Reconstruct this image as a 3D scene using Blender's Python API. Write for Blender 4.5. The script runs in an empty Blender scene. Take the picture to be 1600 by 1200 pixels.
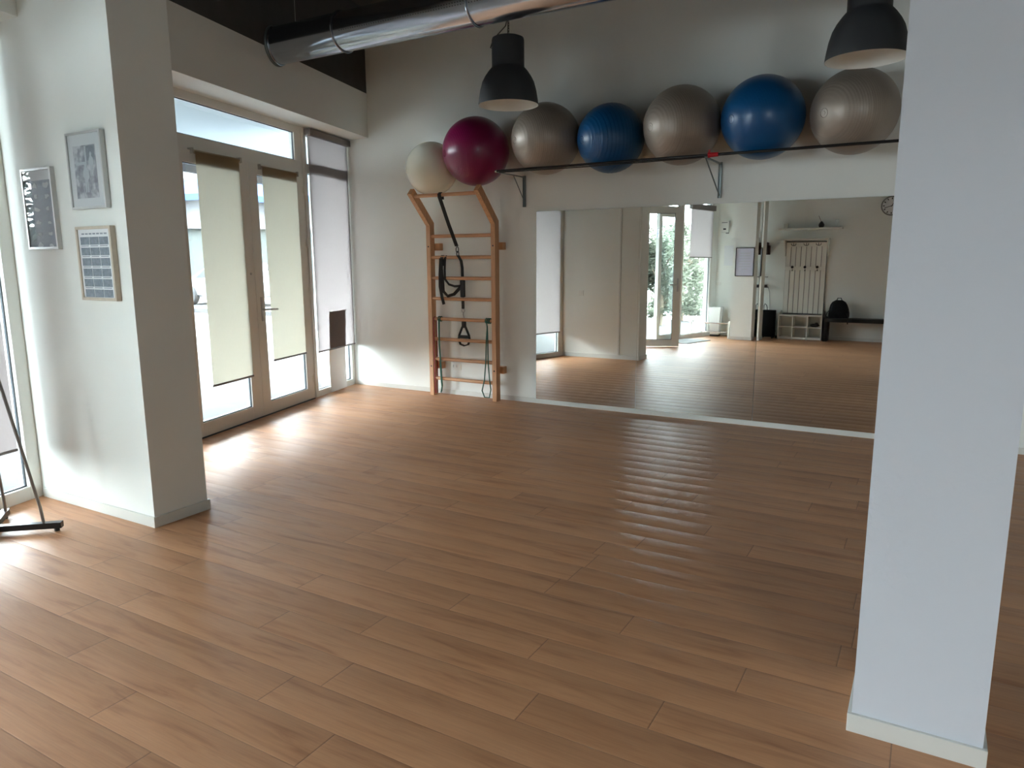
import bpy, bmesh, math, random
from mathutils import Vector, Matrix
random.seed(7)
PI = math.pi
SC = bpy.context.scene
COL = SC.collection

# ------------------------------------------------------------------ camera, world, exposure
YAW, PITCH, ROLL, FPX = -0.524222, 0.172969, -0.0063024, 1127.08
cam_d = bpy.data.cameras.new('camera')
cam_d.sensor_fit = 'HORIZONTAL'; cam_d.sensor_width = 36.0
cam_d.lens = FPX / 1600.0 * 36.0
cam_d.clip_start = 0.05; cam_d.clip_end = 300
cam = bpy.data.objects.new('camera', cam_d); COL.objects.link(cam)
fw = Vector((math.sin(YAW) * math.cos(PITCH), math.cos(YAW) * math.cos(PITCH), -math.sin(PITCH)))
rt = Vector((math.cos(YAW), -math.sin(YAW), 0.0)); up = rt.cross(fw)
r2 = rt * math.cos(ROLL) + up * math.sin(ROLL); u2 = -rt * math.sin(ROLL) + up * math.cos(ROLL)
M = Matrix((r2, u2, -fw)).transposed().to_4x4(); M.translation = Vector((0, 0, 1.5))
cam.matrix_world = M
SC.camera = cam

SC.view_settings.view_transform = 'Standard'
try: SC.view_settings.look = 'None'
except Exception: pass
SC.view_settings.gamma = 1.0
SC.view_settings.use_curve_mapping = False
SC.view_settings.exposure = 2.55
SC.cycles.use_denoising = True
SC.cycles.max_bounces = 14; SC.cycles.diffuse_bounces = 8; SC.cycles.glossy_bounces = 6
SC.cycles.transmission_bounces = 8; SC.cycles.transparent_max_bounces = 16
SC.cycles.sample_clamp_indirect = 20.0
SC.cycles.caustics_reflective = False; SC.cycles.caustics_refractive = False

WORLD_STRENGTH = 16.0
world = bpy.data.worlds.new('overcast_sky'); SC.world = world; world.use_nodes = True
wn = world.node_tree.nodes; wl = world.node_tree.links; wn.clear()
wo = wn.new('ShaderNodeOutputWorld'); wb = wn.new('ShaderNodeBackground')
wtc = wn.new('ShaderNodeTexCoord'); wsp = wn.new('ShaderNodeSeparateXYZ'); wl.new(wtc.outputs['Generated'], wsp.inputs[0])
wmr = wn.new('ShaderNodeMapRange'); wmr.inputs['From Min'].default_value = 0.0; wmr.inputs['From Max'].default_value = 1.0      # overcast sky: zenith brighter than horizon
wmr.inputs['To Min'].default_value = 0.36; wmr.inputs['To Max'].default_value = 1.0; wl.new(wsp.outputs[2], wmr.inputs['Value'])
wmu = wn.new('ShaderNodeMath'); wmu.operation = 'MULTIPLY'; wmu.inputs[1].default_value = WORLD_STRENGTH; wl.new(wmr.outputs[0], wmu.inputs[0])
wb.inputs['Color'].default_value = (0.88, 0.94, 1.0, 1); wl.new(wmu.outputs[0], wb.inputs['Strength'])
wl.new(wb.outputs[0], wo.inputs[0])

# ------------------------------------------------------------------ window-wall frame of reference
A = math.radians(14.76)
WD = Vector((math.sin(A), -math.cos(A), 0))       # along the window wall, away from the mirror wall
WN = Vector((math.cos(A), math.sin(A), 0))        # into the room
W0 = Vector((-6.005, 6.54, 0))
WROT = A - PI / 2
def wpt(s, off, z): return W0 + WD * s + WN * off + Vector((0, 0, z))

# portals: guide the sampling of the daylight through the glazed openings
def portal(s0, s1, z0, z1):
    d = bpy.data.lights.new('daylight_portal', 'AREA'); d.shape = 'RECTANGLE'
    d.size = s1 - s0; d.size_y = z1 - z0
    d.cycles.is_portal = True
    o = bpy.data.objects.new('daylight_portal', d); COL.objects.link(o)
    o.location = wpt((s0 + s1) / 2, -0.09, (z0 + z1) / 2)
    o.rotation_euler = WN.to_track_quat('-Z', 'Y').to_euler()
pd = bpy.data.lights.new('daylight_portal', 'AREA'); pd.shape = 'RECTANGLE'; pd.size = 0.9; pd.size_y = 0.95; pd.cycles.is_portal = True
po_ = bpy.data.objects.new('daylight_portal', pd); COL.objects.link(po_); po_.location = (2.85, -2.16, 2.22); po_.rotation_euler = Vector((0, 1, 0)).to_track_quat('-Z', 'Y').to_euler()
for s0, s1 in ((0.0, 0.9), (0.9, 2.86), (2.86, 3.9), (4.33, 5.73), (5.73, 7.4), (7.4, 8.62)):
    portal(s0, s1, 0.0, 2.83)

# ------------------------------------------------------------------ node helpers / materials
class NT:
    def __init__(self, name):
        self.m = bpy.data.materials.new(name); self.m.use_nodes = True
        self.t = self.m.node_tree; self.t.nodes.clear()
        self.out = self.n('ShaderNodeOutputMaterial')
    def n(self, typ, **kw):
        x = self.t.nodes.new(typ)
        for k, v in kw.items(): setattr(x, k, v)
        return x
    def l(self, a, b): self.t.links.new(a, b)
    def math(self, op, a, b=None, c=None):
        x = self.n('ShaderNodeMath', operation=op)
        for i, v in enumerate((a, b, c)):
            if v is None: continue
            if isinstance(v, (int, float)): x.inputs[i].default_value = v
            else: self.l(v, x.inputs[i])
        return x.outputs[0]
    def ramp(self, fac, stops):
        x = self.n('ShaderNodeValToRGB'); e = x.color_ramp.elements
        while len(e) < len(stops): e.new(0.5)
        for i, (p, c) in enumerate(stops): e[i].position = p; e[i].color = (*c, 1)
        self.l(fac, x.inputs[0]); return x.outputs[0]

def srgb(r, g, b):
    f = lambda c: (c / 12.92 if c <= 0.04045 else ((c + 0.055) / 1.055) ** 2.4)
    return (f(r / 255), f(g / 255), f(b / 255))

def mat(name, col, rough=0.5, metal=0.0, spec=0.5, noise=0.0, nscale=8.0, bump=0.0, bscale=60.0, coat=0.0, stretch=None, trans=None):
    k = NT(name); p = k.n('ShaderNodeBsdfPrincipled')
    p.inputs['Base Color'].default_value = (*col, 1); p.inputs['Roughness'].default_value = rough
    p.inputs['Metallic'].default_value = metal; p.inputs['Specular IOR Level'].default_value = spec
    p.inputs['Coat Weight'].default_value = coat
    tc = k.n('ShaderNodeTexCoord'); src = tc.outputs['Object']
    if stretch:
        mp = k.n('ShaderNodeMapping'); mp.inputs['Scale'].default_value = stretch
        k.l(src, mp.inputs[0]); src = mp.outputs[0]
    if noise:
        nz = k.n('ShaderNodeTexNoise'); nz.inputs['Scale'].default_value = nscale; nz.inputs['Detail'].default_value = 4
        k.l(src, nz.inputs['Vector'])
        c = k.ramp(nz.outputs[0], [(0.3, tuple(max(0, x * (1 - noise)) for x in col)), (0.7, tuple(min(1, x * (1 + noise)) for x in col))])
        k.l(c, p.inputs['Base Color'])
    if bump:
        nb = k.n('ShaderNodeTexNoise'); nb.inputs['Scale'].default_value = bscale; nb.inputs['Detail'].default_value = 5
        k.l(src, nb.inputs['Vector'])
        b = k.n('ShaderNodeBump'); b.inputs['Strength'].default_value = bump; b.inputs['Distance'].default_value = 0.004
        k.l(nb.outputs[0], b.inputs['Height']); k.l(b.outputs[0], p.inputs['Normal'])
    k.l(p.outputs[0], k.out.inputs[0]); return k.m

def blind_mat(name, col, dcol, tr):
    k = NT(name); d = k.n('ShaderNodeBsdfDiffuse'); t = k.n('ShaderNodeBsdfTranslucent'); mx = k.n('ShaderNodeMixShader')
    tc = k.n('ShaderNodeTexCoord'); w = k.n('ShaderNodeTexNoise'); w.inputs['Scale'].default_value = 60
    mp = k.n('ShaderNodeMapping'); mp.inputs['Scale'].default_value = (6, 6, 0.4); k.l(tc.outputs['Object'], mp.inputs[0]); k.l(mp.outputs[0], w.inputs['Vector'])
    c = k.ramp(w.outputs[0], [(0.3, tuple(x * 0.95 for x in col)), (0.7, col)])
    d.inputs[0].default_value = (*dcol, 1); k.l(c, t.inputs[0]); mx.inputs[0].default_value = tr
    k.l(d.outputs[0], mx.inputs[1]); k.l(t.outputs[0], mx.inputs[2]); k.l(mx.outputs[0], k.out.inputs[0]); return k.m

def glass_mat(name, tint=(0.93, 0.97, 0.97)):
    k = NT(name); t = k.n('ShaderNodeBsdfTransparent'); g = k.n('ShaderNodeBsdfGlossy'); mx = k.n('ShaderNodeMixShader')
    t.inputs[0].default_value = (*tint, 1); g.inputs['Roughness'].default_value = 0.0
    lw = k.n('ShaderNodeLayerWeight'); lw.inputs['Blend'].default_value = 0.35
    f = k.math('MULTIPLY_ADD', lw.outputs['Facing'], 0.22, 0.03)
    k.l(f, mx.inputs[0]); k.l(t.outputs[0], mx.inputs[1]); k.l(g.outputs[0], mx.inputs[2]); k.l(mx.outputs[0], k.out.inputs[0]); return k.m

def mirror_mat():
    k = NT('silvered_glass'); g = k.n('ShaderNodeBsdfGlossy'); g.inputs[0].default_value = (0.88, 0.9, 0.87, 1); g.inputs['Roughness'].default_value = 0.0
    k.l(g.outputs[0], k.out.inputs[0]); return k.m

PLANK_W, PLANK_L = 0.172, 1.22
def floor_mat():
    k = NT('vinyl_plank_floor'); p = k.n('ShaderNodeBsdfPrincipled')
    tc = k.n('ShaderNodeTexCoord'); sep = k.n('ShaderNodeSeparateXYZ'); k.l(tc.outputs['Object'], sep.inputs[0])
    x, y = sep.outputs[0], sep.outputs[1]
    yr = k.math('DIVIDE', k.math('ADD', y, 0.03), PLANK_W); row = k.math('FLOOR', yr); fy = k.math('SUBTRACT', yr, row)
    wn_ = k.n('ShaderNodeTexWhiteNoise', noise_dimensions='1D'); k.l(row, wn_.inputs['W'])
    xr = k.math('ADD', k.math('DIVIDE', x, PLANK_L), k.math('MULTIPLY', wn_.outputs[0], 5.0))
    cx = k.math('FLOOR', xr); fx = k.math('SUBTRACT', xr, cx)
    cid = k.n('ShaderNodeCombineXYZ'); k.l(cx, cid.inputs[0]); k.l(row, cid.inputs[1])
    w2 = k.n('ShaderNodeTexWhiteNoise', noise_dimensions='3D'); k.l(cid.outputs[0], w2.inputs['Vector'])
    # grain
    gv = k.n('ShaderNodeCombineXYZ')
    k.l(k.math('ADD', k.math('MULTIPLY', x, 1.3), k.math('MULTIPLY', w2.outputs[0], 37.0)), gv.inputs[0])
    k.l(k.math('MULTIPLY', y, 13.0), gv.inputs[1]); k.l(k.math('MULTIPLY', w2.outputs[0], 11.0), gv.inputs[2])
    g1 = k.n('ShaderNodeTexNoise'); g1.inputs['Scale'].default_value = 1.6; g1.inputs['Detail'].default_value = 6; g1.inputs['Distortion'].default_value = 0.9
    k.l(gv.outputs[0], g1.inputs['Vector'])
    gv2 = k.n('ShaderNodeCombineXYZ'); k.l(k.math('MULTIPLY', x, 5.0), gv2.inputs[0]); k.l(k.math('MULTIPLY', y, 190.0), gv2.inputs[1]); k.l(w2.outputs[0], gv2.inputs[2])
    g2 = k.n('ShaderNodeTexNoise'); g2.inputs['Scale'].default_value = 1.0; g2.inputs['Detail'].default_value = 3; k.l(gv2.outputs[0], g2.inputs['Vector'])
    base = k.ramp(g1.outputs[0], [(0.26, srgb(168, 114, 76)), (0.45, srgb(195, 141, 100)), (0.62, srgb(201, 148, 107)), (0.8, srgb(184, 128, 88))])
    mixf = k.n('ShaderNodeMix', data_type='RGBA', blend_type='MULTIPLY'); mixf.inputs['Factor'].default_value = 0.4
    k.l(base, mixf.inputs['A']); k.l(k.ramp(g2.outputs[0], [(0.3, (0.72, 0.69, 0.66)), (0.6, (1, 1, 1))]), mixf.inputs['B'])
    var = k.n('ShaderNodeMix', data_type='RGBA', blend_type='MULTIPLY'); var.inputs['Factor'].default_value = 1.0
    k.l(mixf.outputs['Result'], var.inputs['A']); k.l(k.ramp(w2.outputs[0], [(0.0, (0.9, 0.89, 0.88)), (1.0, (1.05, 1.05, 1.05))]), var.inputs['B'])
    ey = k.math('MINIMUM', fy, k.math('SUBTRACT', 1.0, fy)); ex = k.math('MINIMUM', fx, k.math('SUBTRACT', 1.0, fx))
    eym = k.math('MULTIPLY', ey, PLANK_W); exm = k.math('MULTIPLY', ex, PLANK_L); e = k.math('MINIMUM', eym, exm)
    gap = k.n('ShaderNodeMapRange'); gap.inputs['From Min'].default_value = 0.0; gap.inputs['From Max'].default_value = 0.003
    gap.inputs['To Min'].default_value = 0.4; gap.inputs['To Max'].default_value = 1.0; k.l(k.math('MINIMUM', exm, k.math('ADD', eym, 0.0012)), gap.inputs['Value'])
    seam = k.n('ShaderNodeMix', data_type='RGBA', blend_type='MULTIPLY'); seam.inputs['Factor'].default_value = 1.0
    k.l(var.outputs['Result'], seam.inputs['A'])
    cmb = k.n('ShaderNodeCombineColor'); [k.l(gap.outputs[0], cmb.inputs[i]) for i in range(3)]
    k.l(cmb.outputs[0], seam.inputs['B']); k.l(seam.outputs['Result'], p.inputs['Base Color'])
    # planks slightly cupped, edges eased; fine grain relief
    cup = k.math('MULTIPLY', k.math('POWER', k.math('ABSOLUTE', k.math('SUBTRACT', fy, 0.5)), 2.0), -1.0)
    hgt = k.math('ADD', k.math('MULTIPLY', cup, 0.015), k.math('MULTIPLY', k.math('MINIMUM', e, 0.004), 0.14))
    hgt = k.math('ADD', hgt, k.math('MULTIPLY', g2.outputs[0], 0.00022))
    nlow = k.n('ShaderNodeTexNoise'); nlow.inputs['Scale'].default_value = 1.1; nlow.inputs['Detail'].default_value = 1; k.l(tc.outputs['Object'], nlow.inputs['Vector'])
    hgt = k.math('ADD', hgt, k.math('MULTIPLY', nlow.outputs[0], 0.004))
    b = k.n('ShaderNodeBump'); b.inputs['Strength'].default_value = 1.0; b.inputs['Distance'].default_value = 1.0
    k.l(hgt, b.inputs['Height']); k.l(b.outputs[0], p.inputs['Normal'])
    k.l(k.math('MULTIPLY_ADD', g2.outputs[0], 0.1, 0.43), p.inputs['Roughness'])
    p.inputs['Specular IOR Level'].default_value = 0.65
    k.l(p.outputs[0], k.out.inputs[0]); return k.m

def wood_mat(name, c0, c1, axis=(3, 3, 40)):
    k = NT(name); p = k.n('ShaderNodeBsdfPrincipled'); tc = k.n('ShaderNodeTexCoord'); mp = k.n('ShaderNodeMapping')
    mp.inputs['Scale'].default_value = axis; k.l(tc.outputs['Object'], mp.inputs[0])
    nz = k.n('ShaderNodeTexNoise'); nz.inputs['Scale'].default_value = 1.5; nz.inputs['Detail'].default_value = 5; k.l(mp.outputs[0], nz.inputs['Vector'])
    k.l(k.ramp(nz.outputs[0], [(0.3, c0), (0.7, c1)]), p.inputs['Base Color']); p.inputs['Roughness'].default_value = 0.42
    k.l(p.outputs[0], k.out.inputs[0]); return k.m

def ball_mat(name, col, metal, rough, bands=0.0):
    k = NT(name); p = k.n('ShaderNodeBsdfPrincipled'); tc = k.n('ShaderNodeTexCoord'); sep = k.n('ShaderNodeSeparateXYZ'); k.l(tc.outputs['Object'], sep.inputs[0])
    p.inputs['Base Color'].default_value = (*col, 1); p.inputs['Metallic'].default_value = metal; p.inputs['Roughness'].default_value = rough
    p.inputs['Coat Weight'].default_value = 0.12; p.inputs['Coat Roughness'].default_value = 0.15
    w = k.math('SINE', k.math('MULTIPLY', sep.outputs[2], 420.0)); b = k.n('ShaderNodeBump'); b.inputs['Strength'].default_value = bands; b.inputs['Distance'].default_value = 0.002
    k.l(w, b.inputs['Height']); k.l(b.outputs[0], p.inputs['Normal']); k.l(p.outputs[0], k.out.inputs[0]); return k.m

def translucent_ball():
    k = NT('cream_translucent_vinyl'); p = k.n('ShaderNodeBsdfPrincipled'); p.inputs['Base Color'].default_value = (*(0.97, 0.95, 0.82), 1)
    p.inputs['Roughness'].default_value = 0.18; p.inputs['Coat Weight'].default_value = 0.5
    t = k.n('ShaderNodeBsdfTranslucent'); t.inputs[0].default_value = (*srgb(244, 238, 212), 1); mx = k.n('ShaderNodeMixShader'); mx.inputs[0].default_value = 0.15
    k.l(p.outputs[0], mx.inputs[1]); k.l(t.outputs[0], mx.inputs[2]); k.l(mx.outputs[0], k.out.inputs[0]); return k.m

def photo_mat():
    # soft grey monochrome photograph: blurred tonal patches
    k = NT('monochrome_photo_print'); p = k.n('ShaderNodeBsdfPrincipled'); tc = k.n('ShaderNodeTexCoord')
    n1 = k.n('ShaderNodeTexNoise'); n1.inputs['Scale'].default_value = 22; n1.inputs['Detail'].default_value = 4; k.l(tc.outputs['Object'], n1.inputs['Vector'])
    k.l(k.ramp(n1.outputs[0], [(0.35, srgb(120, 122, 134)), (0.5, srgb(158, 160, 170)), (0.62, srgb(205, 206, 212))]), p.inputs['Base Color'])
    p.inputs['Roughness'].default_value = 0.4; k.l(p.outputs[0], k.out.inputs[0]); return k.m

def brushed_pillar():
    k = NT('brushed_white_plaster'); p = k.n('ShaderNodeBsdfPrincipled'); p.inputs['Base Color'].default_value = (*srgb(207, 211, 218), 1); p.inputs['Roughness'].default_value = 0.55
    tc = k.n('ShaderNodeTexCoord'); n1 = k.n('ShaderNodeTexNoise'); n1.inputs['Scale'].default_value = 42; n1.inputs['Detail'].default_value = 6; n1.inputs['Distortion'].default_value = 0.7
    k.l(tc.outputs['Object'], n1.inputs['Vector']); n2 = k.n('ShaderNodeTexNoise'); n2.inputs['Scale'].default_value = 3.2; k.l(tc.outputs['Object'], n2.inputs['Vector'])
    mask = k.ramp(n2.outputs[0], [(0.42, (0.15, 0.15, 0.15)), (0.62, (1, 1, 1))])
    h = k.math('MULTIPLY', n1.outputs[0], mask); b = k.n('ShaderNodeBump'); b.inputs['Strength'].default_value = 0.6; b.inputs['Distance'].default_value = 0.006
    k.l(h, b.inputs['Height']); k.l(b.outputs[0], p.inputs['Normal']); k.l(p.outputs[0], k.out.inputs[0]); return k.m

def leaf_mat(name, c0, c1):
    k = NT(name); d = k.n('ShaderNodeBsdfDiffuse'); t = k.n('ShaderNodeBsdfTranslucent'); mx = k.n('ShaderNodeMixShader'); mx.inputs[0].default_value = 0.35
    g = k.n('ShaderNodeNewGeometry'); c = k.ramp(g.outputs['Random Per Island'], [(0, c0), (1, c1)])
    k.l(c, d.inputs[0]); k.l(c, t.inputs[0]); k.l(d.outputs[0], mx.inputs[1]); k.l(t.outputs[0], mx.inputs[2]); k.l(mx.outputs[0], k.out.inputs[0]); return k.m

M_ = dict(
    wall=mat('warm_white_paint', srgb(233, 235, 230), 0.75, spec=0.2, noise=0.02, nscale=1.5, bump=0.12, bscale=90),
    pillarw=brushed_pillar(),
    trim=mat('white_baseboard_paint', srgb(216, 216, 210), 0.4),
    dark=mat('charcoal_ceiling_paint', srgb(80, 80, 78), 0.8, spec=0.15, noise=0.06),
    floor=floor_mat(), mirror=mirror_mat(), glass=glass_mat('window_glass'), pglass=glass_mat('picture_glass', (0.97, 0.98, 0.98)),
    pvc=mat('white_pvc_frame', srgb(222, 221, 214), 0.32), gasket=mat('dark_rubber_gasket', srgb(70, 78, 84), 0.6),
    dullsteel=mat('dull_steel_tube', srgb(128, 122, 116), 0.35, 0.8), steel=mat('brushed_steel', srgb(190, 190, 188), 0.3, 1.0), chrome=mat('chrome', srgb(220, 220, 220), 0.12, 1.0),
    zinc=mat('zinc_bracket', srgb(128, 138, 138), 0.42, 0.8), duct=mat('galvanised_duct', srgb(186, 194, 206), 0.19, 1.0, noise=0.05, nscale=6, bump=0.05, bscale=12, stretch=(0.6, 6, 6)),
    cream=blind_mat('cream_blind_cloth', srgb(205, 202, 192), srgb(176, 152, 118), 0.6), lav=blind_mat('pale_grey_blind_cloth', srgb(209, 203, 201), srgb(150, 140, 138), 0.6),
    bracketgrey=mat('pale_grey_bracket', srgb(176, 172, 164), 0.4), alu=mat('bronze_grey_rail', srgb(120, 112, 108), 0.4, 0.4),
    beech=wood_mat('varnished_beech', srgb(190, 140, 98), srgb(214, 166, 122), (40, 40, 3)), beechx=wood_mat('varnished_beech_rungs', srgb(188, 136, 98), srgb(210, 160, 120), (3, 40, 40)),
    black=mat('matte_black_plastic', srgb(26, 26, 27), 0.5), blackmetal=mat('black_steel', srgb(30, 28, 28), 0.35, 0.3), web=mat('black_webbing', srgb(34, 32, 30), 0.85, bump=0.3, bscale=300),
    shade=mat('dark_grey_lacquer', srgb(48, 49, 51), 0.5, noise=0.03), white=mat('white_enamel', srgb(228, 228, 222), 0.35), opal=mat('opal_bulb', srgb(235, 232, 220), 0.3),
    green=mat('green_latex_tube', srgb(24, 92, 74), 0.45), red=mat('red_latex_band', srgb(150, 30, 34), 0.5), redclip=mat('red_plastic', srgb(190, 28, 40), 0.4),
    gray_ball=ball_mat('pearl_grey_vinyl', srgb(152, 140, 128), 0.3, 0.42, 0.15), blue_ball=ball_mat('blue_vinyl', srgb(3, 74, 124), 0.0, 0.34, 0.08), maroon=ball_mat('maroon_vinyl', srgb(124, 16, 70), 0.0, 0.32, 0.12), cream_ball=translucent_ball(),
    plug=mat('pale_valve_plug', srgb(200, 196, 186), 0.4),
    silver=mat('silver_frame', srgb(196, 196, 194), 0.35, 0.5), palewood=mat('pale_grey_wood_frame', srgb(198, 186, 168), 0.5, noise=0.06, nscale=30), paper=mat('white_paper', srgb(226, 228, 230), 0.7, spec=0.2),
    photo=photo_mat(), slate=mat('slate_blue_print', srgb(92, 102, 120), 0.5, noise=0.12, nscale=10), tile=mat('grey_print', srgb(122, 132, 142), 0.6, noise=0.22, nscale=60), pale_ink=mat('pale_print', srgb(190, 196, 202), 0.6), ink=mat('grey_ink', srgb(140, 146, 156), 0.6),
    furn=mat('white_furniture_paint', srgb(222, 220, 212), 0.42), blackwood=mat('black_brown_veneer', srgb(20, 18, 17), 0.45, spec=0.25, noise=0.15, nscale=20), blackcloth=mat('black_nylon', srgb(15, 15, 17), 0.8, spec=0.2, bump=0.3, bscale=150),
    binw=mat('white_bin_plastic', srgb(232, 233, 230), 0.3), grey=mat('grey_plastic', srgb(120, 122, 120), 0.45), matgrey=mat('grey_doormat_pile', srgb(150, 150, 148), 0.95, noise=0.15, nscale=60, bump=0.5, bscale=200),
    board=mat('white_sheet', srgb(236, 238, 238), 0.6), oxblood=mat('dark_oxblood_leather', srgb(48, 22, 20), 0.5), vase=mat('dark_glazed_ceramic', srgb(34, 34, 34), 0.3), candle=mat('white_wax', srgb(214, 212, 204), 0.5),
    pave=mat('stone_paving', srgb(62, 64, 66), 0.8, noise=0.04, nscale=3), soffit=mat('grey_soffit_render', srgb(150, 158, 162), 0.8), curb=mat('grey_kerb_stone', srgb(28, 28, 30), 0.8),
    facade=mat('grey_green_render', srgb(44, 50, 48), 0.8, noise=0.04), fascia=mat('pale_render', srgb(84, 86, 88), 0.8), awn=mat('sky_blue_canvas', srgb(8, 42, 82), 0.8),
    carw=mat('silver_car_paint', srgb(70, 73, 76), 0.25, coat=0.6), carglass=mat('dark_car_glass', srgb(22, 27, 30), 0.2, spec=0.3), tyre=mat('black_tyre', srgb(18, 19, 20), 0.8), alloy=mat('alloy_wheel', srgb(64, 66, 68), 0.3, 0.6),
    leaf=leaf_mat('olive_green_leaf', srgb(52, 57, 48), srgb(112, 117, 104)), bark=mat('grey_brown_bark', srgb(92, 80, 66), 0.9, noise=0.2, nscale=12, bump=0.5, bscale=30),
)

# ------------------------------------------------------------------ mesh helper
class MB:
    def __init__(self): self.bm = bmesh.new(); self.nf = 0; self.ms = []
    def mark(self, m):                              # faces added since the last mark take material m
        fs = list(self.bm.faces)[self.nf:]
        for f in fs: f.material_index = len(self.ms)
        self.nf += len(fs); self.ms.append(m); return self
    def box(self, x0, x1, y0, y1, z0, z1, bevel=0.0):
        vs = [self.bm.verts.new(c) for c in ((x0, y0, z0), (x1, y0, z0), (x1, y1, z0), (x0, y1, z0), (x0, y0, z1), (x1, y0, z1), (x1, y1, z1), (x0, y1, z1))]
        fs = [self.bm.faces.new([vs[i] for i in q]) for q in ((3, 2, 1, 0), (4, 5, 6, 7), (0, 1, 5, 4), (1, 2, 6, 5), (2, 3, 7, 6), (3, 0, 4, 7))]
        if bevel > 0:
            es = list({e for f in fs for e in f.edges})
            bmesh.ops.bevel(self.bm, geom=es, offset=bevel, segments=2, affect='EDGES', profile=0.7)
        return self
    def prism(self, pts, x0, x1, axis='X'):
        # polygon in the other two axes, extruded along axis
        def P(a, b, t):
            return {'X': (t, a, b), 'Y': (a, t, b), 'Z': (a, b, t)}[axis]
        v0 = [self.bm.verts.new(P(a, b, x0)) for a, b in pts]; v1 = [self.bm.verts.new(P(a, b, x1)) for a, b in pts]
        n = len(pts)
        self.bm.faces.new(v0[::-1]); self.bm.faces.new(v1)
        for i in range(n): self.bm.faces.new((v0[i], v0[(i + 1) % n], v1[(i + 1) % n], v1[i]))
        return self
    def tube(self, path, r, n=10, closed=False, flat=None, cap=True):
        path = [Vector(p) for p in path]; m = len(path); rings = []
        nrm = None
        for i, p in enumerate(path):
            a = path[(i - 1) % m] if (closed or i > 0) else p; b = path[(i + 1) % m] if (closed or i < m - 1) else p
            t = (b - a).normalized()
            if nrm is None:
                nrm = t.orthogonal().normalized()
                if flat: nrm = (Vector(flat) - t * t.dot(Vector(flat))).normalized()
            else:
                nrm = (nrm - t * t.dot(nrm)).normalized()
            bn = t.cross(nrm); rr = r[i] if isinstance(r, (list, tuple)) and not flat else r
            ring = []
            for k in range(n):
                an = 2 * PI * k / n + (PI / 4 if flat else 0)
                if flat: off = nrm * (r[0] * (1 if math.cos(an) > 0 else -1)) + bn * (r[1] * (1 if math.sin(an) > 0 else -1))
                else: off = nrm * math.cos(an) * rr + bn * math.sin(an) * rr
                ring.append(self.bm.verts.new(p + off))
            rings.append(ring)
        lim = m if closed else m - 1
        for i in range(lim):
            a, b = rings[i], rings[(i + 1) % m]
            for k in range(n): self.bm.faces.new((a[k], a[(k + 1) % n], b[(k + 1) % n], b[k]))
        if cap and not closed: self.bm.faces.new(rings[0][::-1]); self.bm.faces.new(rings[-1])
        return self
    def strap(self, path, w, th, wdir): return self.tube(path, (w / 2, th / 2), 4, False, wdir)
    def lathe(self, prof, n=48, c=(0, 0, 0), axis='Z'):
        rings = []
        def P(r, h, an):
            a, b = r * math.cos(an), r * math.sin(an)
            v = {'Z': (a, b, h), 'X': (h, a, b), 'Y': (a, h, b)}[axis]
            return (v[0] + c[0], v[1] + c[1], v[2] + c[2])
        for r, h in prof:
            if r <= 1e-6: rings.append([self.bm.verts.new(P(0, h, 0))])
            else: rings.append([self.bm.verts.new(P(r, h, 2 * PI * k / n)) for k in range(n)])
        for a, b in zip(rings, rings[1:]):
            for k in range(n):
                q = (k + 1) % n
                if len(a) == 1 and len(b) == 1: continue
                if len(a) == 1: self.bm.faces.new((a[0], b[k], b[q]))
                elif len(b) == 1: self.bm.faces.new((a[k], a[q], b[0]))
                else: self.bm.faces.new((a[k], a[q], b[q], b[k]))
        return self
    def sphere(self, r, c=(0, 0, 0), nu=24, nv=16, s=(1, 1, 1)):
        prof = [(r * math.sin(PI * i / nv), -r * math.cos(PI * i / nv)) for i in range(nv + 1)]
        k0 = len(self.bm.verts); self.lathe(prof, nu); self.bm.verts.ensure_lookup_table()
        for v in self.bm.verts[k0:]: v.co = Vector((v.co.x * s[0] + c[0], v.co.y * s[1] + c[1], v.co.z * s[2] + c[2]))
        return self
    def quad(self, pts): self.bm.faces.new([self.bm.verts.new(p) for p in pts]); return self
    def build(self, name, m, parent=None, smooth=False, loc=None):
        bmesh.ops.recalc_face_normals(self.bm, faces=self.bm.faces[:])
        me = bpy.data.meshes.new(name); self.bm.to_mesh(me); self.bm.free()
        if smooth:
            for p in me.polygons: p.use_smooth = True
            try: me.set_sharp_from_angle(angle=math.radians(40))
            except Exception: pass
        o = bpy.data.objects.new(name, me); COL.objects.link(o)
        for q in (self.ms or [m]): me.materials.append(q)
        if parent: o.parent = parent
        if loc is not None: o.location = loc
        return o

def thing(name, label, cat, loc=(0, 0, 0), rz=0.0, group=None):
    o = bpy.data.objects.new(name, None); COL.objects.link(o); o.empty_display_size = 0.1
    o.location = loc; o.rotation_euler = (0, 0, rz); o['label'] = label; o['category'] = cat
    if group: o['group'] = group
    return o
def tag(o, label, cat, group=None):
    o['label'] = label; o['category'] = cat
    if group: o['group'] = group
    return o
def struct(o, label=None):
    o['kind'] = 'structure'
    if label: o['label'] = label
    return o
def root_struct(name, loc=(0, 0, 0), rz=0.0, label=None):
    o = bpy.data.objects.new(name, None); COL.objects.link(o); o.empty_display_size = 0.1
    o.location = loc; o.rotation_euler = (0, 0, rz); return struct(o, label)

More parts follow.
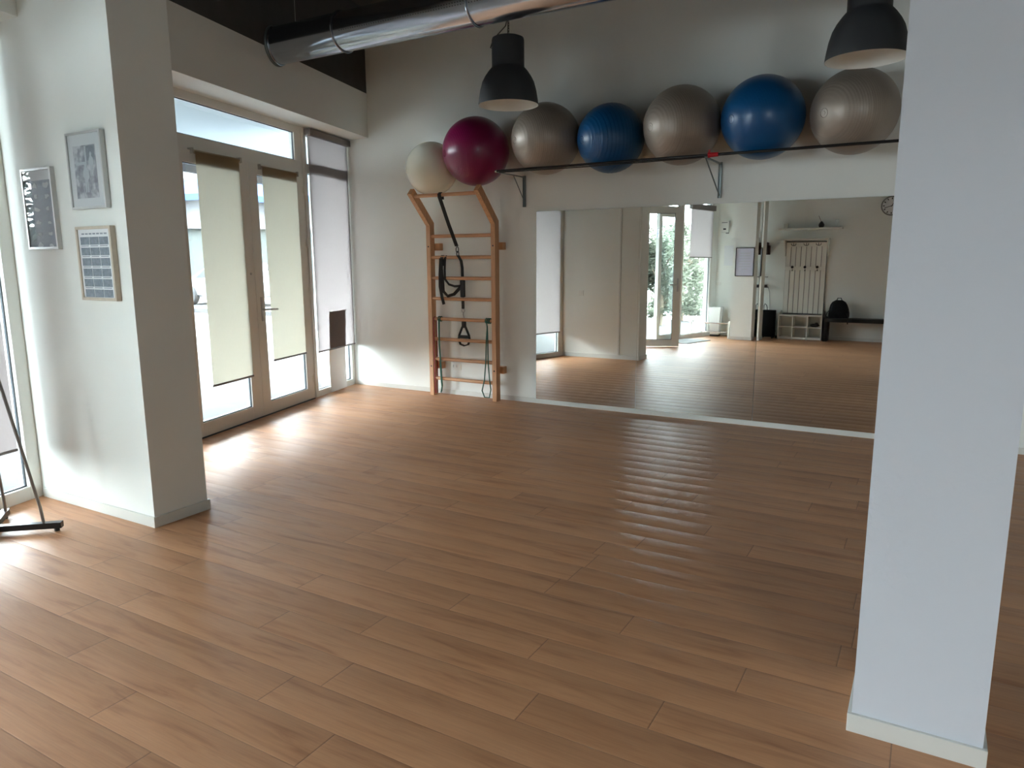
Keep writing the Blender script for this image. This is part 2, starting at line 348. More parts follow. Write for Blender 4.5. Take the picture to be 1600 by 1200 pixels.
# ------------------------------------------------------------------ room shell
YB, YR, XR, ZC = 6.557, -2.0, 3.6, 4.2
XL = lambda y: W0.x + (W0.y - y) * math.tan(A)       # window plane x at depth y
fl = MB(); fl.prism([(XL(YB) - 0.02, YB), (XL(YR) - 0.02, YR), (XR, YR), (XR, YB)], -0.12, 0.0, 'Z')
struct(fl.build('floor', M_['floor']), 'wood-look plank floor')
struct(MB().prism([(XL(YB) - 0.5, YB + 0.2), (XL(YR) - 0.6, YR - 0.2), (XR + 0.2, YR - 0.2), (XR + 0.2, YB + 0.2)], ZC, ZC + 0.1, 'Z').build('ceiling', M_['dark']), 'dark charcoal ceiling')
struct(MB().box(-6.6, XR + 0.2, YB, YB + 0.2, -0.12, ZC).build('wall_back', M_['wall']), 'white wall carrying the mirrors')
RW = (2.4, 3.3, 1.75, 2.7)                            # unseen opening added behind the camera to let in fill light
wr = MB()
for q in ((XL(YR) - 0.25, RW[0], -0.12, ZC), (RW[1], XR + 0.2, -0.12, ZC), (RW[0], RW[1], -0.12, RW[2]), (RW[0], RW[1], RW[3], ZC)): wr.box(q[0], q[1], YR - 0.2, YR, q[2], q[3])
struct(wr.build('wall_rear', M_['wall']), 'white wall seen in the mirrors')
struct(MB().box(XR, XR + 0.2, YR, YB, -0.12, ZC).build('wall_right', M_['wall']))
wl_root = root_struct('wall_left', W0, WROT, 'window wall with a boxed beam')
MB().box(-0.15, 8.95, -0.12, 0.35, 2.845, 3.32).build('beam', M_['wall'], wl_root)
MB().box(-0.15, 8.95, -0.12, 0.35, 3.3201, ZC).build('upper_band', M_['dark'], wl_root)
MB().box(8.62, 8.95, -0.12, 0.0, -0.1, 2.845).build('end_pier', M_['wall'], wl_root)
MB().box(3.9, 4.33, -0.12, -0.0, -0.1, 2.845).build('middle_pier', M_['wall'], wl_root)

def pillar(name, x0, x1, y0, y1, m, lab, skirt, x0b=None):
    r = root_struct(name, (0, 0, 0), 0, lab)
    b = MB()
    if x0b is None: b.box(x0, x1, y0, y1, 0, ZC)
    else: b.prism([(x0, y0), (x1, y0), (x1, y1), (x0b, y1)], 0, ZC, 'Z')
    b.build('shaft', m, r)
    for q in skirt: MB().box(*q, 0, 0.062, 0.003).build('skirting', M_['trim'], r)
    return r
PX1, PY0, PY1 = -3.722, 2.368, 2.715
pillar('wall_pillar_left', XL(PY0) + 0.005, PX1, PY0, PY1, M_['wall'], 'white pillar hung with framed pictures',
       [(XL(PY0) + 0.04, PX1 + 0.012, PY0 - 0.012, PY0), (PX1, PX1 + 0.012, PY0, PY1 + 0.012), (XL(PY1) + 0.04, PX1, PY1, PY1 + 0.012)], XL(PY1) + 0.005)
pillar('wall_pillar_right', -0.112, 0.242, 2.352, 2.70, M_['pillarw'], 'white pillar with brush-marked plaster',
       [(-0.124, 0.254, 2.340, 2.352), (-0.124, -0.112, 2.352, 2.712), (0.242, 0.254, 2.352, 2.712)])
pillar('wall_pillar_rear', -3.255, -2.85, -1.5, -1.2, M_['wall'], 'white pillar seen in the mirror behind the framed sheet',
       [(-3.267, -2.838, -1.2, -1.188), (-2.85, -2.838, -1.5, -1.2)])
struct(MB().box(XL(YB) + 0.05, XR, YB - 0.012, YB, 0, 0.05, 0.002).build('baseboard_back', M_['trim']))
struct(MB().box(XL(YR) + 0.05, XR, YR, YR + 0.012, 0, 0.06, 0.002).build('baseboard_rear', M_['trim']))

# ------------------------------------------------------------------ windows and doors (local x along wall, y into room)
def frame_bars(root, name, bars, y0=-0.06, y1=0.015):
    b = MB()
    for x0, x1, z0, z1 in bars: b.box(x0, x1, y0, y1, z0, z1, 0.004)
    return b.build(name, M_['pvc'], root)
def pane(root, x0, x1, z0, z1, y=-0.03):
    g = MB().box(x0, x1, y - 0.003, y + 0.003, z0, z1).build('glass_pane', M_['glass'], root)
    t = 0.007; b = MB()
    for q in ((x0, x0 + t, z0, z1), (x1 - t, x1, z0, z1), (x0, x1, z0, z0 + t), (x0, x1, z1 - t, z1)): b.box(q[0], q[1], y + 0.0035, y + 0.018, q[2], q[3])
    b.build('gasket', M_['gasket'], g); return g
def wroot(name, s, lab): return root_struct(name, wpt(s, 0, 0), WROT, lab)

w1 = wroot('window_1', 0, 'tall fixed window beside the mirror wall')
frame_bars(w1, 'frame', [(-0.02, 0.055, 0, 2.845), (0.85, 0.905, 0, 2.845), (0.055, 0.85, 0, 0.07), (0.055, 0.85, 2.39, 2.485), (0.055, 0.85, 2.775, 2.845)])
pane(w1, 0.055, 0.85, 0.07, 2.39); pane(w1, 0.055, 0.85, 2.485, 2.775)

d1 = wroot('door_1', 0, 'glazed double door with a transom light')
frame_bars(d1, 'frame', [(0.906, 0.95, 0, 2.845), (2.83, 2.868, 0, 2.845), (0.95, 2.83, 2.385, 2.5), (0.95, 2.83, 2.775, 2.845), (0.95, 1.05, 2.5, 2.775)], -0.06, 0.0)
pane(d1, 1.05, 2.82, 2.5, 2.775)
MB().box(0.95, 2.83, -0.06, 0.03, 0, 0.008).build('threshold', M_['gasket'], d1)
def leaf(root, x0, x1, gx0, gx1, z1=2.383, gz1=2.28):
    lf = frame_bars(root, 'leaf', [(x0, gx0, 0.01, z1), (gx1, x1, 0.01, z1), (gx0, gx1, 0.01, 0.13), (gx0, gx1, gz1, z1)], -0.045, 0.022)
    pane(lf, gx0, gx1, 0.13, gz1, -0.01); return lf
lf2 = leaf(d1, 0.953, 1.891, 1.085, 1.76); lf1 = leaf(d1, 1.897, 2.828, 2.055, 2.757)
def hinge(parent, x, z):
    MB().lathe([(0, -0.05), (0.011, -0.05), (0.011, -0.002), (0.012, 0), (0.011, 0.002), (0.011, 0.05), (0, 0.05)], 14, (x, 0.034, z)).box(x - 0.03, x + 0.03, 0.018, 0.026, z - 0.035, z + 0.035, 0.002).build('hinge', M_['pvc'], parent)
for z in (0.226, 1.183, 1.667, 2.21): hinge(lf2, 0.948, z)
def lever(parent, x, z, d=-1, m='steel'):
    b = MB().box(x - 0.016, x + 0.016, 0.022, 0.03, z - 0.11, z + 0.12, 0.003)
    b.tube([(x, 0.03, z), (x, 0.062, z), (x + d * 0.02, 0.07, z), (x + d * 0.19, 0.07, z - 0.008)], 0.0095, 10)
    b.lathe([(0, 0), (0.01, 0), (0.01, 0.006), (0, 0.006)], 14, (x, 0.028, z - 0.08), 'Y')
    b.build('handle', M_[m], parent, True)
lever(lf2, 1.815, 1.03)
MB().lathe([(0, 0), (0.012, 0), (0.012, 0.008), (0, 0.008)], 16, (1.955, 0.021, 1.37), 'Y').build('latch_button', M_['steel'], lf1)

w2 = wroot('window_2', 2.868, 'fixed window behind the picture pillar, seen in the mirror')
frame_bars(w2, 'frame', [(0.0, 0.08, 0, 2.845), (0.96, 1.04, 0, 2.845), (0.08, 0.96, 0, 0.075), (0.08, 0.96, 2.775, 2.845)])
pane(w2, 0.08, 0.96, 0.075, 2.775)
w3 = wroot('window_3', 4.30, 'fixed window at the left edge beside the picture pillar')
frame_bars(w3, 'frame', [(0.0, 0.105, 0, 2.845), (1.36, 1.435, 0, 2.845), (0.105, 1.36, 0, 0.085), (0.105, 1.36, 2.775, 2.845)])
pane(w3, 0.105, 1.36, 0.085, 2.775)

d2 = wroot('door_2', 5.735, 'glazed entrance door standing open, seen in the mirror')
frame_bars(d2, 'frame', [(0.0, 0.05, 0, 2.845), (1.62, 1.67, 0, 2.845), (0.05, 1.62, 2.41, 2.5), (0.05, 1.62, 2.775, 2.845)])
pane(d2, 0.05, 1.62, 2.5, 2.775)
lfo = frame_bars(d2, 'leaf', [(0, 0.11, 0.012, 2.42), (0.73, 0.86, 0.012, 2.42), (0.11, 0.73, 0.012, 0.13), (0.11, 0.73, 2.31, 2.42)], -0.03, 0.03)
pane(lfo, 0.11, 0.73, 0.13, 2.31, 0.0)
MB().box(0.79, 0.82, 0.03, 0.038, 0.97, 1.2, 0.003).tube([(0.805, 0.03, 1.09), (0.805, 0.075, 1.09), (0.79, 0.085, 1.09), (0.65, 0.085, 1.09)], 0.01, 10).build('handle', M_['steel'], lfo, True)
lfo.location = (0.035, 0.03, 0)
ldir = Vector((-3.782 + 4.544, 0.607 - 0.995, 0)); lfo.rotation_euler = (0, 0, math.atan2(ldir.y, ldir.x) - WROT)
lfc = frame_bars(d2, 'leaf', [(0.90, 1.0, 0.012, 2.405), (1.52, 1.615, 0.012, 2.405), (1.0, 1.52, 0.012, 0.13), (1.0, 1.52, 2.31, 2.405)], -0.045, 0.022)
pane(lfc, 1.0, 1.52, 0.13, 2.31, -0.01)
for z in (0.4, 1.15, 2.0): MB().box(0.895, 0.901, -0.03, 0.01, z - 0.08, z + 0.08, 0.002).box(0.889, 0.896, -0.018, 0.0, z - 0.03, z + 0.03).build('lock_plate', M_['chrome'], lfc)

w4 = wroot('window_4', 7.405, 'fixed window beside the entrance, seen in the mirror')
frame_bars(w4, 'frame', [(0.0, 0.095, 0, 2.845), (1.13, 1.215, 0, 2.845), (0.095, 1.13, 0, 0.085), (0.095, 1.13, 2.775, 2.845)])
pane(w4, 0.095, 1.13, 0.085, 2.775)

w5 = root_struct('fill_window', (RW[0], YR, 0), 0, 'added unseen window behind the camera for fill light')
frame_bars(w5, 'frame', [(0, 0.08, RW[2], RW[3]), (0.82, 0.9, RW[2], RW[3]), (0.08, 0.82, RW[2], RW[2] + 0.08), (0.08, 0.82, RW[3] - 0.08, RW[3])], -0.1, -0.03)  # invented window, out of view, added to brighten the room
pane(w5, 0.08, 0.82, RW[2] + 0.08, RW[3] - 0.08, -0.06)

# ------------------------------------------------------------------ roller blinds
def blind(s0, s1, zb, zt, off, m, lab, group, cass=0.0, rr=0.016, cloth=None, chain=True, over=0.03):
    r = thing('roller_blind', lab, 'blind', wpt(s0, off, zb), WROT, group)
    W = s1 - s0; H = zt - zb
    c0, c1 = cloth if cloth else (0.0, W)
    b = MB(); N = 14
    for i in range(N):
        pass
    g = bmesh.new()
    b.box(c0, c1, -0.0006, 0.0006, 0.012, H).build('cloth', m, r)
    MB().box(c0 - 0.003, c1 + 0.003, -0.006, 0.006, -0.004, 0.014, 0.003).build('bottom_rail', M_['alu'], r)
    if cass:
        MB().box(-over, W + over, -0.03, 0.045, H - 0.012, H + cass, 0.008).build('cassette', M_['alu'], r)
    else:
        MB().lathe([(0, -over), (rr, -over), (rr, W + over), (0, W + over)], 18, (0, -rr, H), 'X').build('roller', m, r, True)
        for x in (-over, W + over): MB().box(x - 0.008, x + 0.008, -0.045, 0.006, H - 0.022, H + 0.026, 0.004).build('end_bracket', M_['bracketgrey'], r)
    if chain:
        x = c1 + 0.02
        MB().tube([(x, 0.01, H), (x, 0.012, H * 0.6), (x + 0.002, 0.014, max(0.15, H - 0.95))], 0.0022, 6).sphere(0.008, (x + 0.002, 0.014, max(0.15, H - 0.95)), 8, 6).build('pull_chain', M_['white'], r)
    return r
blind(2.047, 2.62, 0.422, 2.374, 0.042, M_['cream'], 'cream roller blind on the door leaf nearer the picture pillar', 'cream blinds on the double door', 0, 0.016, None, False)
blind(1.11, 1.70, 0.519, 2.352, 0.042, M_['cream'], 'cream roller blind on the door leaf with the lever handle', 'cream blinds on the double door', 0, 0.016, None, True)
blind(0.02, 0.862, 0.494, 2.78, 0.045, M_['lav'], 'pale grey roller blind beside the mirror wall, a dark oblong shadow low on it', 'pale grey blinds', 0.055, cloth=(0.0, 0.842), over=0.02)
blind(2.95, 3.83, 0.385, 2.78, 0.045, M_['lav'], 'pale grey roller blind behind the picture pillar, seen only in the mirror', 'pale grey blinds', 0.055, chain=True)
blind(4.483, 5.62, 0.345, 2.78, 0.042, M_['lav'], 'pale grey roller blind at the left edge behind the metal stand', 'pale grey blinds', 0.055, chain=False)
blind(7.69, 8.535, 1.575, 2.50, 0.04, M_['lav'], 'half-lowered pale grey roller blind beside the open entrance door', 'pale grey blinds', 0.09, chain=False)

# curved white sheet propped behind the corner blind
b = MB(); N = 16; cols = []
for i in range(N + 1):
    t = i / N; z = 0.004 + t * 0.915; o = 0.024 + 0.014 * t
    sh = 0.022 * math.sin(PI * t * 1.1)
    cols.append([b.bm.verts.new((x + sh, o + d, z)) for x, d in ((0, 0), (0.375, 0), (0.375, 0.004), (0, 0.004))])
for p, q in zip(cols, cols[1:]):
    for k in range(4): b.bm.faces.new((p[k], p[(k + 1) % 4], q[(k + 1) % 4], q[k]))
b.bm.faces.new(cols[0]); b.bm.faces.new(cols[-1])
o = b.build('propped_sheet', M_['board'], None, True, wpt(0.225, 0, 0)); o.rotation_euler = (0, 0, WROT)
tag(o, 'curved white sheet propped on the floor behind the corner window blind', 'board')

# ------------------------------------------------------------------ mirrors
MTOP = [1.955, 1.958, 1.962]
for i, (x0, x1, yaw, lab) in enumerate(((-3.488, -2.402, 0.0055, 'tall frameless mirror panel next to the wall bars'), (-2.398, -1.300, 0.0055, 'tall frameless mirror panel showing the open glass door'), (-1.296, -0.20, -0.0033, 'tall frameless mirror panel showing the coat rack and bench'))):
    o = MB().box(0, x1 - x0, 0, 0.005, 0, MTOP[i] - 0.05).build('wall_mirror', M_['mirror'], None, False, (x0, 6.533 if i < 2 else 6.536, 0.05))
    o.rotation_euler = (-0.0058, 0, yaw)
    tag(o, lab, 'mirror', 'mirror panels on the back wall')

# ------------------------------------------------------------------ wall bars
wb_ = thing('wall_bars', 'beech wall bars with a forward-bent top beside the mirrors', 'wall bars', (-4.33, 6.41, 0))
prof = [(0, 0), (0.08, 0), (0.08, 1.877), (-0.253, 2.21), (-0.31, 2.153), (0, 1.843)]
for x0, x1 in ((-0.433, -0.383), (0.383, 0.433)): MB().prism(prof, x0, x1, 'X').build('upright', M_['beech'], wb_)
for z in (0.19, 0.408, 0.628, 0.85, 1.07, 1.29, 1.511, 1.734):
    MB().lathe([(0, -0.39), (0.0185, -0.39), (0.0185, 0.39), (0, 0.39)], 18, (0, 0.034, z), 'X').build('rung', M_['beechx'], wb_, True)
MB().lathe([(0, -0.39), (0.0185, -0.39), (0.0185, 0.39), (0, 0.39)], 18, (0, -0.245, 2.135), 'X').build('rung', M_['beechx'], wb_, True)
for x0, x1 in ((-0.433, -0.32), (0.36, 0.475)):
    for z in (1.585, 0.29): MB().box(x0, x1, 0.08, 0.1465, z, z + 0.075, 0.002).build('mounting_block', M_['beech'], wb_)
for x in (-0.408, 0.408):
    for z in (1.625, 0.325): MB().lathe([(0, 0), (0.008, 0), (0.008, 0.004), (0, 0.004)], 12, (x, -0.003, z), 'Y').build('bolt', M_['black'], wb_)

# suspension trainer hanging on the wall bars
st = thing('suspension_trainer', 'black webbing suspension trainer looped over the wall bars', 'exercise strap', (-4.33, 6.41, 0))
X = lambda x: x + 4.33
top = Vector((X(-4.388), -0.245, 2.135))
MB().strap([(top.x, -0.216, 2.09), (top.x, -0.222, 2.135), (top.x, -0.245, 2.158), (top.x, -0.269, 2.14), (top.x + 0.002, -0.266, 2.11), (X(-4.366), -0.14, 1.84), (X(-4.345), -0.035, 1.625)], 0.042, 0.005, (1, 0, 0)).build('anchor_strap', M_['web'], st)
MB().tube([(X(-4.342) + 0.016 * math.cos(a), -0.03, 1.59 + 0.03 * math.sin(a)) for a in [2 * PI * i / 14 for i in range(14)]], 0.0045, 8, True).tube([(X(-4.340) + 0.014 * math.cos(a), -0.025, 1.545 + 0.028 * math.sin(a)) for a in [2 * PI * i / 14 for i in range(14)]], 0.0045, 8, True).build('carabiner', M_['blackmetal'], st, True)
MB().strap([(X(-4.34), -0.02, 1.53), (X(-4.342), 0.04, 1.47), (X(-4.345), 0.062, 1.40), (X(-4.345), 0.064, 1.15), (X(-4.345), 0.064, 0.965)], 0.034, 0.005, (1, 0, 0)).build('main_strap', M_['web'], st)
MB().box(X(-4.37), X(-4.318), 0.05, 0.075, 1.09, 1.27, 0.006).build('cam_buckle', M_['black'], st)
MB().tube([(X(-4.345) + 0.02 * math.cos(a), 0.064, 0.945 + 0.017 * math.sin(a)) for a in [2 * PI * i / 14 for i in range(14)]], 0.0035, 8, True).tube([(X(-4.34), 0.064, 0.93), (X(-4.346), 0.066, 0.905), (X(-4.335), 0.064, 0.875), (X(-4.328), 0.062, 0.86)], 0.0055, 8).build('snap_hook', M_['steel'], st, True)
hx = X(-4.34)
MB().strap([(hx, 0.066, 0.80), (hx - 0.022, 0.067, 0.765), (hx - 0.062, 0.068, 0.68), (hx - 0.072, 0.068, 0.63), (hx - 0.05, 0.068, 0.58), (hx, 0.068, 0.565), (hx + 0.05, 0.068, 0.58), (hx + 0.072, 0.068, 0.63), (hx + 0.062, 0.068, 0.68), (hx + 0.022, 0.067, 0.765), (hx, 0.066, 0.80)], 0.024, 0.014, (0, 1, 0)).box(hx - 0.025, hx + 0.025, 0.058, 0.076, 0.76, 0.83, 0.006).build('foot_loop', M_['web'], st)
MB().lathe([(0, -0.064), (0.016, -0.064), (0.0175, -0.03), (0.0175, 0.03), (0.016, 0.064), (0, 0.064)], 16, (hx, 0.068, 0.662), 'X').build('grip', M_['black'], st, True)
# loose webbing draped over the third rung
lx = X(-4.575)
MB().strap([(lx, 0.06, 1.42), (lx, 0.062, 1.49), (lx, 0.05, 1.528), (lx, 0.03, 1.532), (lx, 0.008, 1.50), (lx, 0.006, 1.40), (lx + 0.015, 0.0, 1.27), (lx + 0.02, 0.004, 1.15), (lx + 0.07, 0.012, 1.10), (lx + 0.14, 0.03, 1.12), (lx + 0.20, 0.05, 1.185), (lx + 0.225, 0.06, 1.22)], 0.036, 0.004, (1, 0, 0.2)).strap([(lx + 0.045, 0.03, 1.53), (lx + 0.05, 0.006, 1.50), (lx + 0.045, 0.0, 1.38), (lx + 0.045, 0.002, 1.28), (lx + 0.09, 0.01, 1.225), (lx + 0.15, 0.03, 1.205), (lx + 0.21, 0.055, 1.21)], 0.026, 0.004, (1, 0, 0.2)).strap([(lx - 0.01, 0.008, 1.50), (lx - 0.02, 0.002, 1.32), (lx - 0.018, -0.002, 1.2), (lx + 0.0, 0.006, 1.08), (lx + 0.02, 0.008, 1.01)], 0.036, 0.004, (1, 0, 0.2)).build('loose_strap', M_['web'], st)

# resistance tubes
def rtube(paths, lab, m, r, name='resistance_tube', group=None):
    b = MB()
    for p in paths: b.tube([(x, y, z) for x, y, z in p], r, 8)
    o = b.build(name, m, None, True); tag(o, lab, 'resistance band', group); return o
def ring(x, y, z, R): return [(x, y + R * math.cos(a), z + R * math.sin(a)) for a in [2 * PI * i / 12 for i in range(13)]]
yz = 6.444
rtube([ring(-4.64, yz, 0.85, 0.025), ring(-4.615, yz, 0.85, 0.025), [(-4.628, yz - 0.027, 0.85), (-4.63, yz - 0.026, 0.78), (-4.632, yz - 0.027, 0.63), (-4.625, yz - 0.026, 0.41), (-4.615, yz - 0.027, 0.19), (-4.618, yz - 0.01, 0.10), (-4.64, yz, 0.03)],
       [(-4.62, yz - 0.028, 0.83), (-4.622, yz - 0.034, 0.63), (-4.61, yz - 0.034, 0.41), (-4.6, yz - 0.034, 0.19), (-4.605, yz - 0.02, 0.12), (-4.63, yz, 0.045)]], 'green rubber tube tied to the wall bars near their window-side upright', M_['green'], 0.0065, group='green rubber tubes on the wall bars')
rtube([ring(-4.03, yz, 0.85, 0.025), ring(-4.005, yz, 0.85, 0.025), ring(-3.985, yz, 0.85, 0.025), [(-4.015, yz - 0.027, 0.85), (-4.005, yz - 0.03, 0.78), (-4.02, yz - 0.028, 0.63), (-4.03, yz - 0.027, 0.41), (-4.05, yz - 0.027, 0.22), (-4.085, yz - 0.02, 0.10), (-4.06, yz - 0.012, 0.03), (-4.0, yz - 0.012, 0.03), (-3.975, yz - 0.02, 0.12), (-3.985, yz - 0.027, 0.22), (-4.0, yz - 0.028, 0.41), (-4.0, yz - 0.03, 0.63), (-4.002, yz - 0.034, 0.80)]], 'green rubber tube tied to the wall bars near their mirror-side upright', M_['green'], 0.0065, group='green rubber tubes on the wall bars')
o = MB().strap([(-4.698, yz + 0.024, 0.86), (-4.698, yz, 0.873), (-4.698, yz - 0.024, 0.86), (-4.699, yz - 0.026, 0.6), (-4.7, yz - 0.024, 0.3), (-4.7, yz - 0.02, 0.02), (-4.699, yz + 0.02, 0.02), (-4.698, yz + 0.025, 0.4), (-4.698, yz + 0.025, 0.84)], 0.012, 0.004, (1, 0, 0)).build('resistance_band', M_['red'])
tag(o, 'flat red rubber band hung inside the window-side upright of the wall bars', 'resistance band')

# power socket
sk = thing('power_socket', 'white power socket on the wall low behind the wall bars', 'socket', (-4.505, YB, 0.322))
MB().box(-0.064, 0.064, -0.01, 0, -0.042, 0.042, 0.003).build('face_plate', M_['white'], sk)
for x in (-0.03, 0.012):
    md = MB().box(x - 0.018, x + 0.018, -0.0115, -0.0095, -0.02, 0.02).build('module', M_['white'], sk)
    for z in (0.01, 0, -0.01): MB().lathe([(0, 0), (0.0035, 0), (0.0035, 0.001), (0, 0.001)], 10, (x, -0.0126, z), 'Y').build('pin_hole', M_['black'], md)

# ------------------------------------------------------------------ ball rack
RY, RZ = 6.05, 2.306
br = thing('ball_rack', 'black rail on zinc wall brackets holding the exercise balls above the mirrors', 'rack', (-3.628, YB, RZ))
MB().lathe([(0, -0.03), (0.011, -0.03), (0.011, 3.95), (0, 3.95)], 14, (0, RY - YB, 0.004), 'X').build('rail', M_['blackmetal'], br, True)
MB().tube([(0.01, RY - YB - 0.012, -0.012), (0.9, RY - YB - 0.014, -0.018), (1.95, RY - YB - 0.012, -0.012)], 0.005, 8).build('cord', M_['black'], br)
MB().lathe([(0, -0.042), (0.012, -0.038), (0.015, -0.03), (0.0125, -0.02), (0.0112, -0.02)], 14, (0, RY - YB, 0.004), 'X').build('end_cap', M_['chrome'], br)
for x, kind in ((0.0, 0), (1.952, 1), (3.9, 1)):
    k = MB().box(x - 0.014, x + 0.014, -0.006, 0, -0.30, 0.004, 0.001).box(x - 0.014, x - 0.011, -0.02, -0.006, -0.30, 0.004).box(x + 0.011, x + 0.014, -0.02, -0.006, -0.30, 0.004).box(x - 0.012, x + 0.012, RY - YB - 0.012, -0.006, -0.014, -0.006, 0.001)
    if kind == 0: k.tube([(x, -0.225, -0.014), (x, -0.03, -0.225)], 0.005, 8)
    else: k.tube([(x, RY - YB + 0.012, -0.01), (x, -0.02, -0.275)], 0.006, 8)
    k.build('bracket', M_['zinc'], br)
rc = thing('spring_clip', 'red plastic clip gripping the ball rail at the middle bracket', 'clip', (-1.62, RY, RZ + 0.004))
MB().lathe([(0.0115, -0.03), (0.024, -0.03), (0.019, -0.01), (0.0165, 0.05), (0.0115, 0.05)], 14, (0, 0, 0), 'X').build('collar', M_['redclip'], rc, True)
MB().box(-0.028, -0.016, -0.006, 0.006, 0.02, 0.04, 0.003).build('tab', M_['redclip'], rc)

# ------------------------------------------------------------------ exercise balls
def ball(x, y, z, r, m, lab, amp=0.0012, nr=14, pole=(-0.55, -0.78, -0.1)):
    b = MB(); nv = 120; prof = []
    for i in range(nv + 1):
        th = PI * i / nv; rr = r
        if 0.35 < th < PI - 0.35: rr = r + amp * (math.cos(th * nr * 4) > 0.55) - amp
        prof.append((rr * math.sin(th), rr * math.cos(th)))
    o = b.lathe(prof, 96).build('exercise_ball', m, None, True, (x, y, z))
    q = Vector(pole).normalized().to_track_quat('Z', 'Y'); o.rotation_mode = 'QUATERNION'; o.rotation_quaternion = q
    tag(o, lab, 'ball', 'exercise balls above the mirrors and wall bars')
    MB().lathe([(0, r + 0.0025), (0.012, r + 0.002), (0.014, r - 0.002)], 18).lathe([(0.030, r - 0.0012), (0.032, r + 0.0015), (0.034, r - 0.0016)], 24).build('valve_plug', m, o, True)
    return o
def rz_(r): return RZ + 0.004 + math.sqrt((r + 0.0115) ** 2 - (YB - r - 0.004 - RY) ** 2)
ball(-4.572, 6.277, 2.412, 0.268, M_['cream_ball'], 'cream translucent exercise ball lying behind the top of the wall bars', 0.0)
ball(-3.986, 6.213, 2.532, 0.327, M_['maroon'], 'maroon exercise ball over the mirror-side upright of the wall bars', 0.0)
for x, r, m, lab, amp in ((-3.223, 0.322, 'gray_ball', 'grey exercise ball directly beside the maroon one', 0.0005), (-2.584, 0.299, 'blue_ball', 'smaller blue exercise ball with raised ribs, between two grey balls', 0.0016),
                     (-1.933, 0.322, 'gray_ball', 'grey exercise ball between the two blue ones, above the red clip', 0.0005), (-1.277, 0.322, 'blue_ball', 'larger smooth blue exercise ball, second along from the white pillar', 0.0002),
                     (-0.612, 0.312, 'gray_ball', 'grey exercise ball nearest the white pillar, under the cut-off lamp', 0.0005)):
    ball(x, YB - r - 0.004, rz_(r), r, M_[m], lab, amp)

# ------------------------------------------------------------------ pendant lamps
def lamp(x, y, z, lab):
    L = thing('pendant_lamp', lab, 'lamp', (x, y, z), 0, 'dark pendant lamps')
    outer = [(0.235, 0.0), (0.234, 0.012), (0.229, 0.05), (0.219, 0.11), (0.202, 0.17), (0.18, 0.212), (0.155, 0.247), (0.137, 0.268), (0.130, 0.275), (0.1255, 0.283), (0.1255, 0.475), (0.121, 0.492), (0.10, 0.501), (0.0, 0.504)]
    MB().lathe(outer, 64).build('lamp_shade', M_['shade'], L, True)
    MB().lathe([(0.235, 0.0), (0.231, 0.001), (0.225, 0.05), (0.215, 0.11), (0.198, 0.17), (0.176, 0.21), (0.15, 0.245), (0.126, 0.274), (0.1225, 0.283), (0.1225, 0.475), (0, 0.485)], 64).build('inner_lining', M_['white'], L, True)
    MB().lathe([(0, 0.26), (0.03, 0.268), (0.045, 0.30), (0.045, 0.33), (0.025, 0.37), (0.02, 0.40), (0.02, 0.48)], 24).build('bulb', M_['opal'], L, True)
    MB().tube([(0.0, 0, 0.505), (0.002, 0, 0.58), (0.001, 0, 0.9), (0, 0, ZC - z)], 0.004, 8).tube([(0.002, 0, 0.66), (-0.02, 0, 0.585), (-0.06, -0.02, 0.54), (-0.115, -0.03, 0.495), (-0.14, -0.03, 0.435), (-0.124, -0.02, 0.431)], 0.004, 8).build('cord', M_['black'], L, True)
    b = MB(); k = 0
    zz = 0.515
    while zz < 0.9:
        a = k % 2 * PI / 2; pts = [(0.006 * math.cos(t) * math.cos(a) + 0.008, 0.006 * math.cos(t) * math.sin(a), zz + 0.012 * math.sin(t)) for t in [2 * PI * i / 8 for i in range(8)]]
        b.tube(pts, 0.0015, 5, True); zz += 0.019; k += 1
    b.build('chain', M_['blackmetal'], L)
    MB().lathe([(0, ZC - z - 0.001), (0.06, ZC - z - 0.001), (0.055, ZC - z - 0.03), (0, ZC - z - 0.035)], 24).build('ceiling_rose', M_['black'], L, True)
lamp(-2.985, 5.133, 2.676, 'dark grey pendant lamp hanging whole in front of the grey ball')
lamp(-0.459, 5.131, 2.679, 'dark grey pendant lamp cut off by the top of the picture beside the white pillar')

# ------------------------------------------------------------------ air duct
DY, DZ, DR = 4.84, 3.352, 0.153
dx0 = XL(DY) + 0.35 / math.cos(A)
ad = thing('air_duct', 'round galvanised air duct crossing under the ceiling', 'duct', (dx0, DY, DZ))
b = MB(); n = 64
ends = []
for xx in (None, 8.6):
    ringv = []
    for k in range(n):
        an = 2 * PI * k / n; yy, zz2 = DR * math.cos(an), DR * math.sin(an)
        x_ = -yy * math.tan(A) + 0.004 if xx is None else xx
        ringv.append(b.bm.verts.new((x_, yy, zz2)))
    ends.append(ringv)
for k in range(n): b.bm.faces.new((ends[0][k], ends[0][(k + 1) % n], ends[1][(k + 1) % n], ends[1][k]))
b.build('pipe', M_['duct'], ad, True)
def duct_ring(px, R=0.008, slant=False, m='duct', nm='joint_ring'):
    MB().tube([(px - (DR * math.cos(t) * math.tan(A) if slant else 0), (DR + 0.004) * math.cos(t), (DR + 0.004) * math.sin(t)) for t in [2 * PI * i / 64 for i in range(64)]], R, 8, True).build(nm, M_[m], ad, True)
duct_ring(0.012, 0.011, True, 'zinc', 'wall_flange'); duct_ring(0.04, 0.006, True)
for xx in (-4.385, -3.08, -1.78, -0.48, 0.82): duct_ring(xx - dx0)
b = MB()
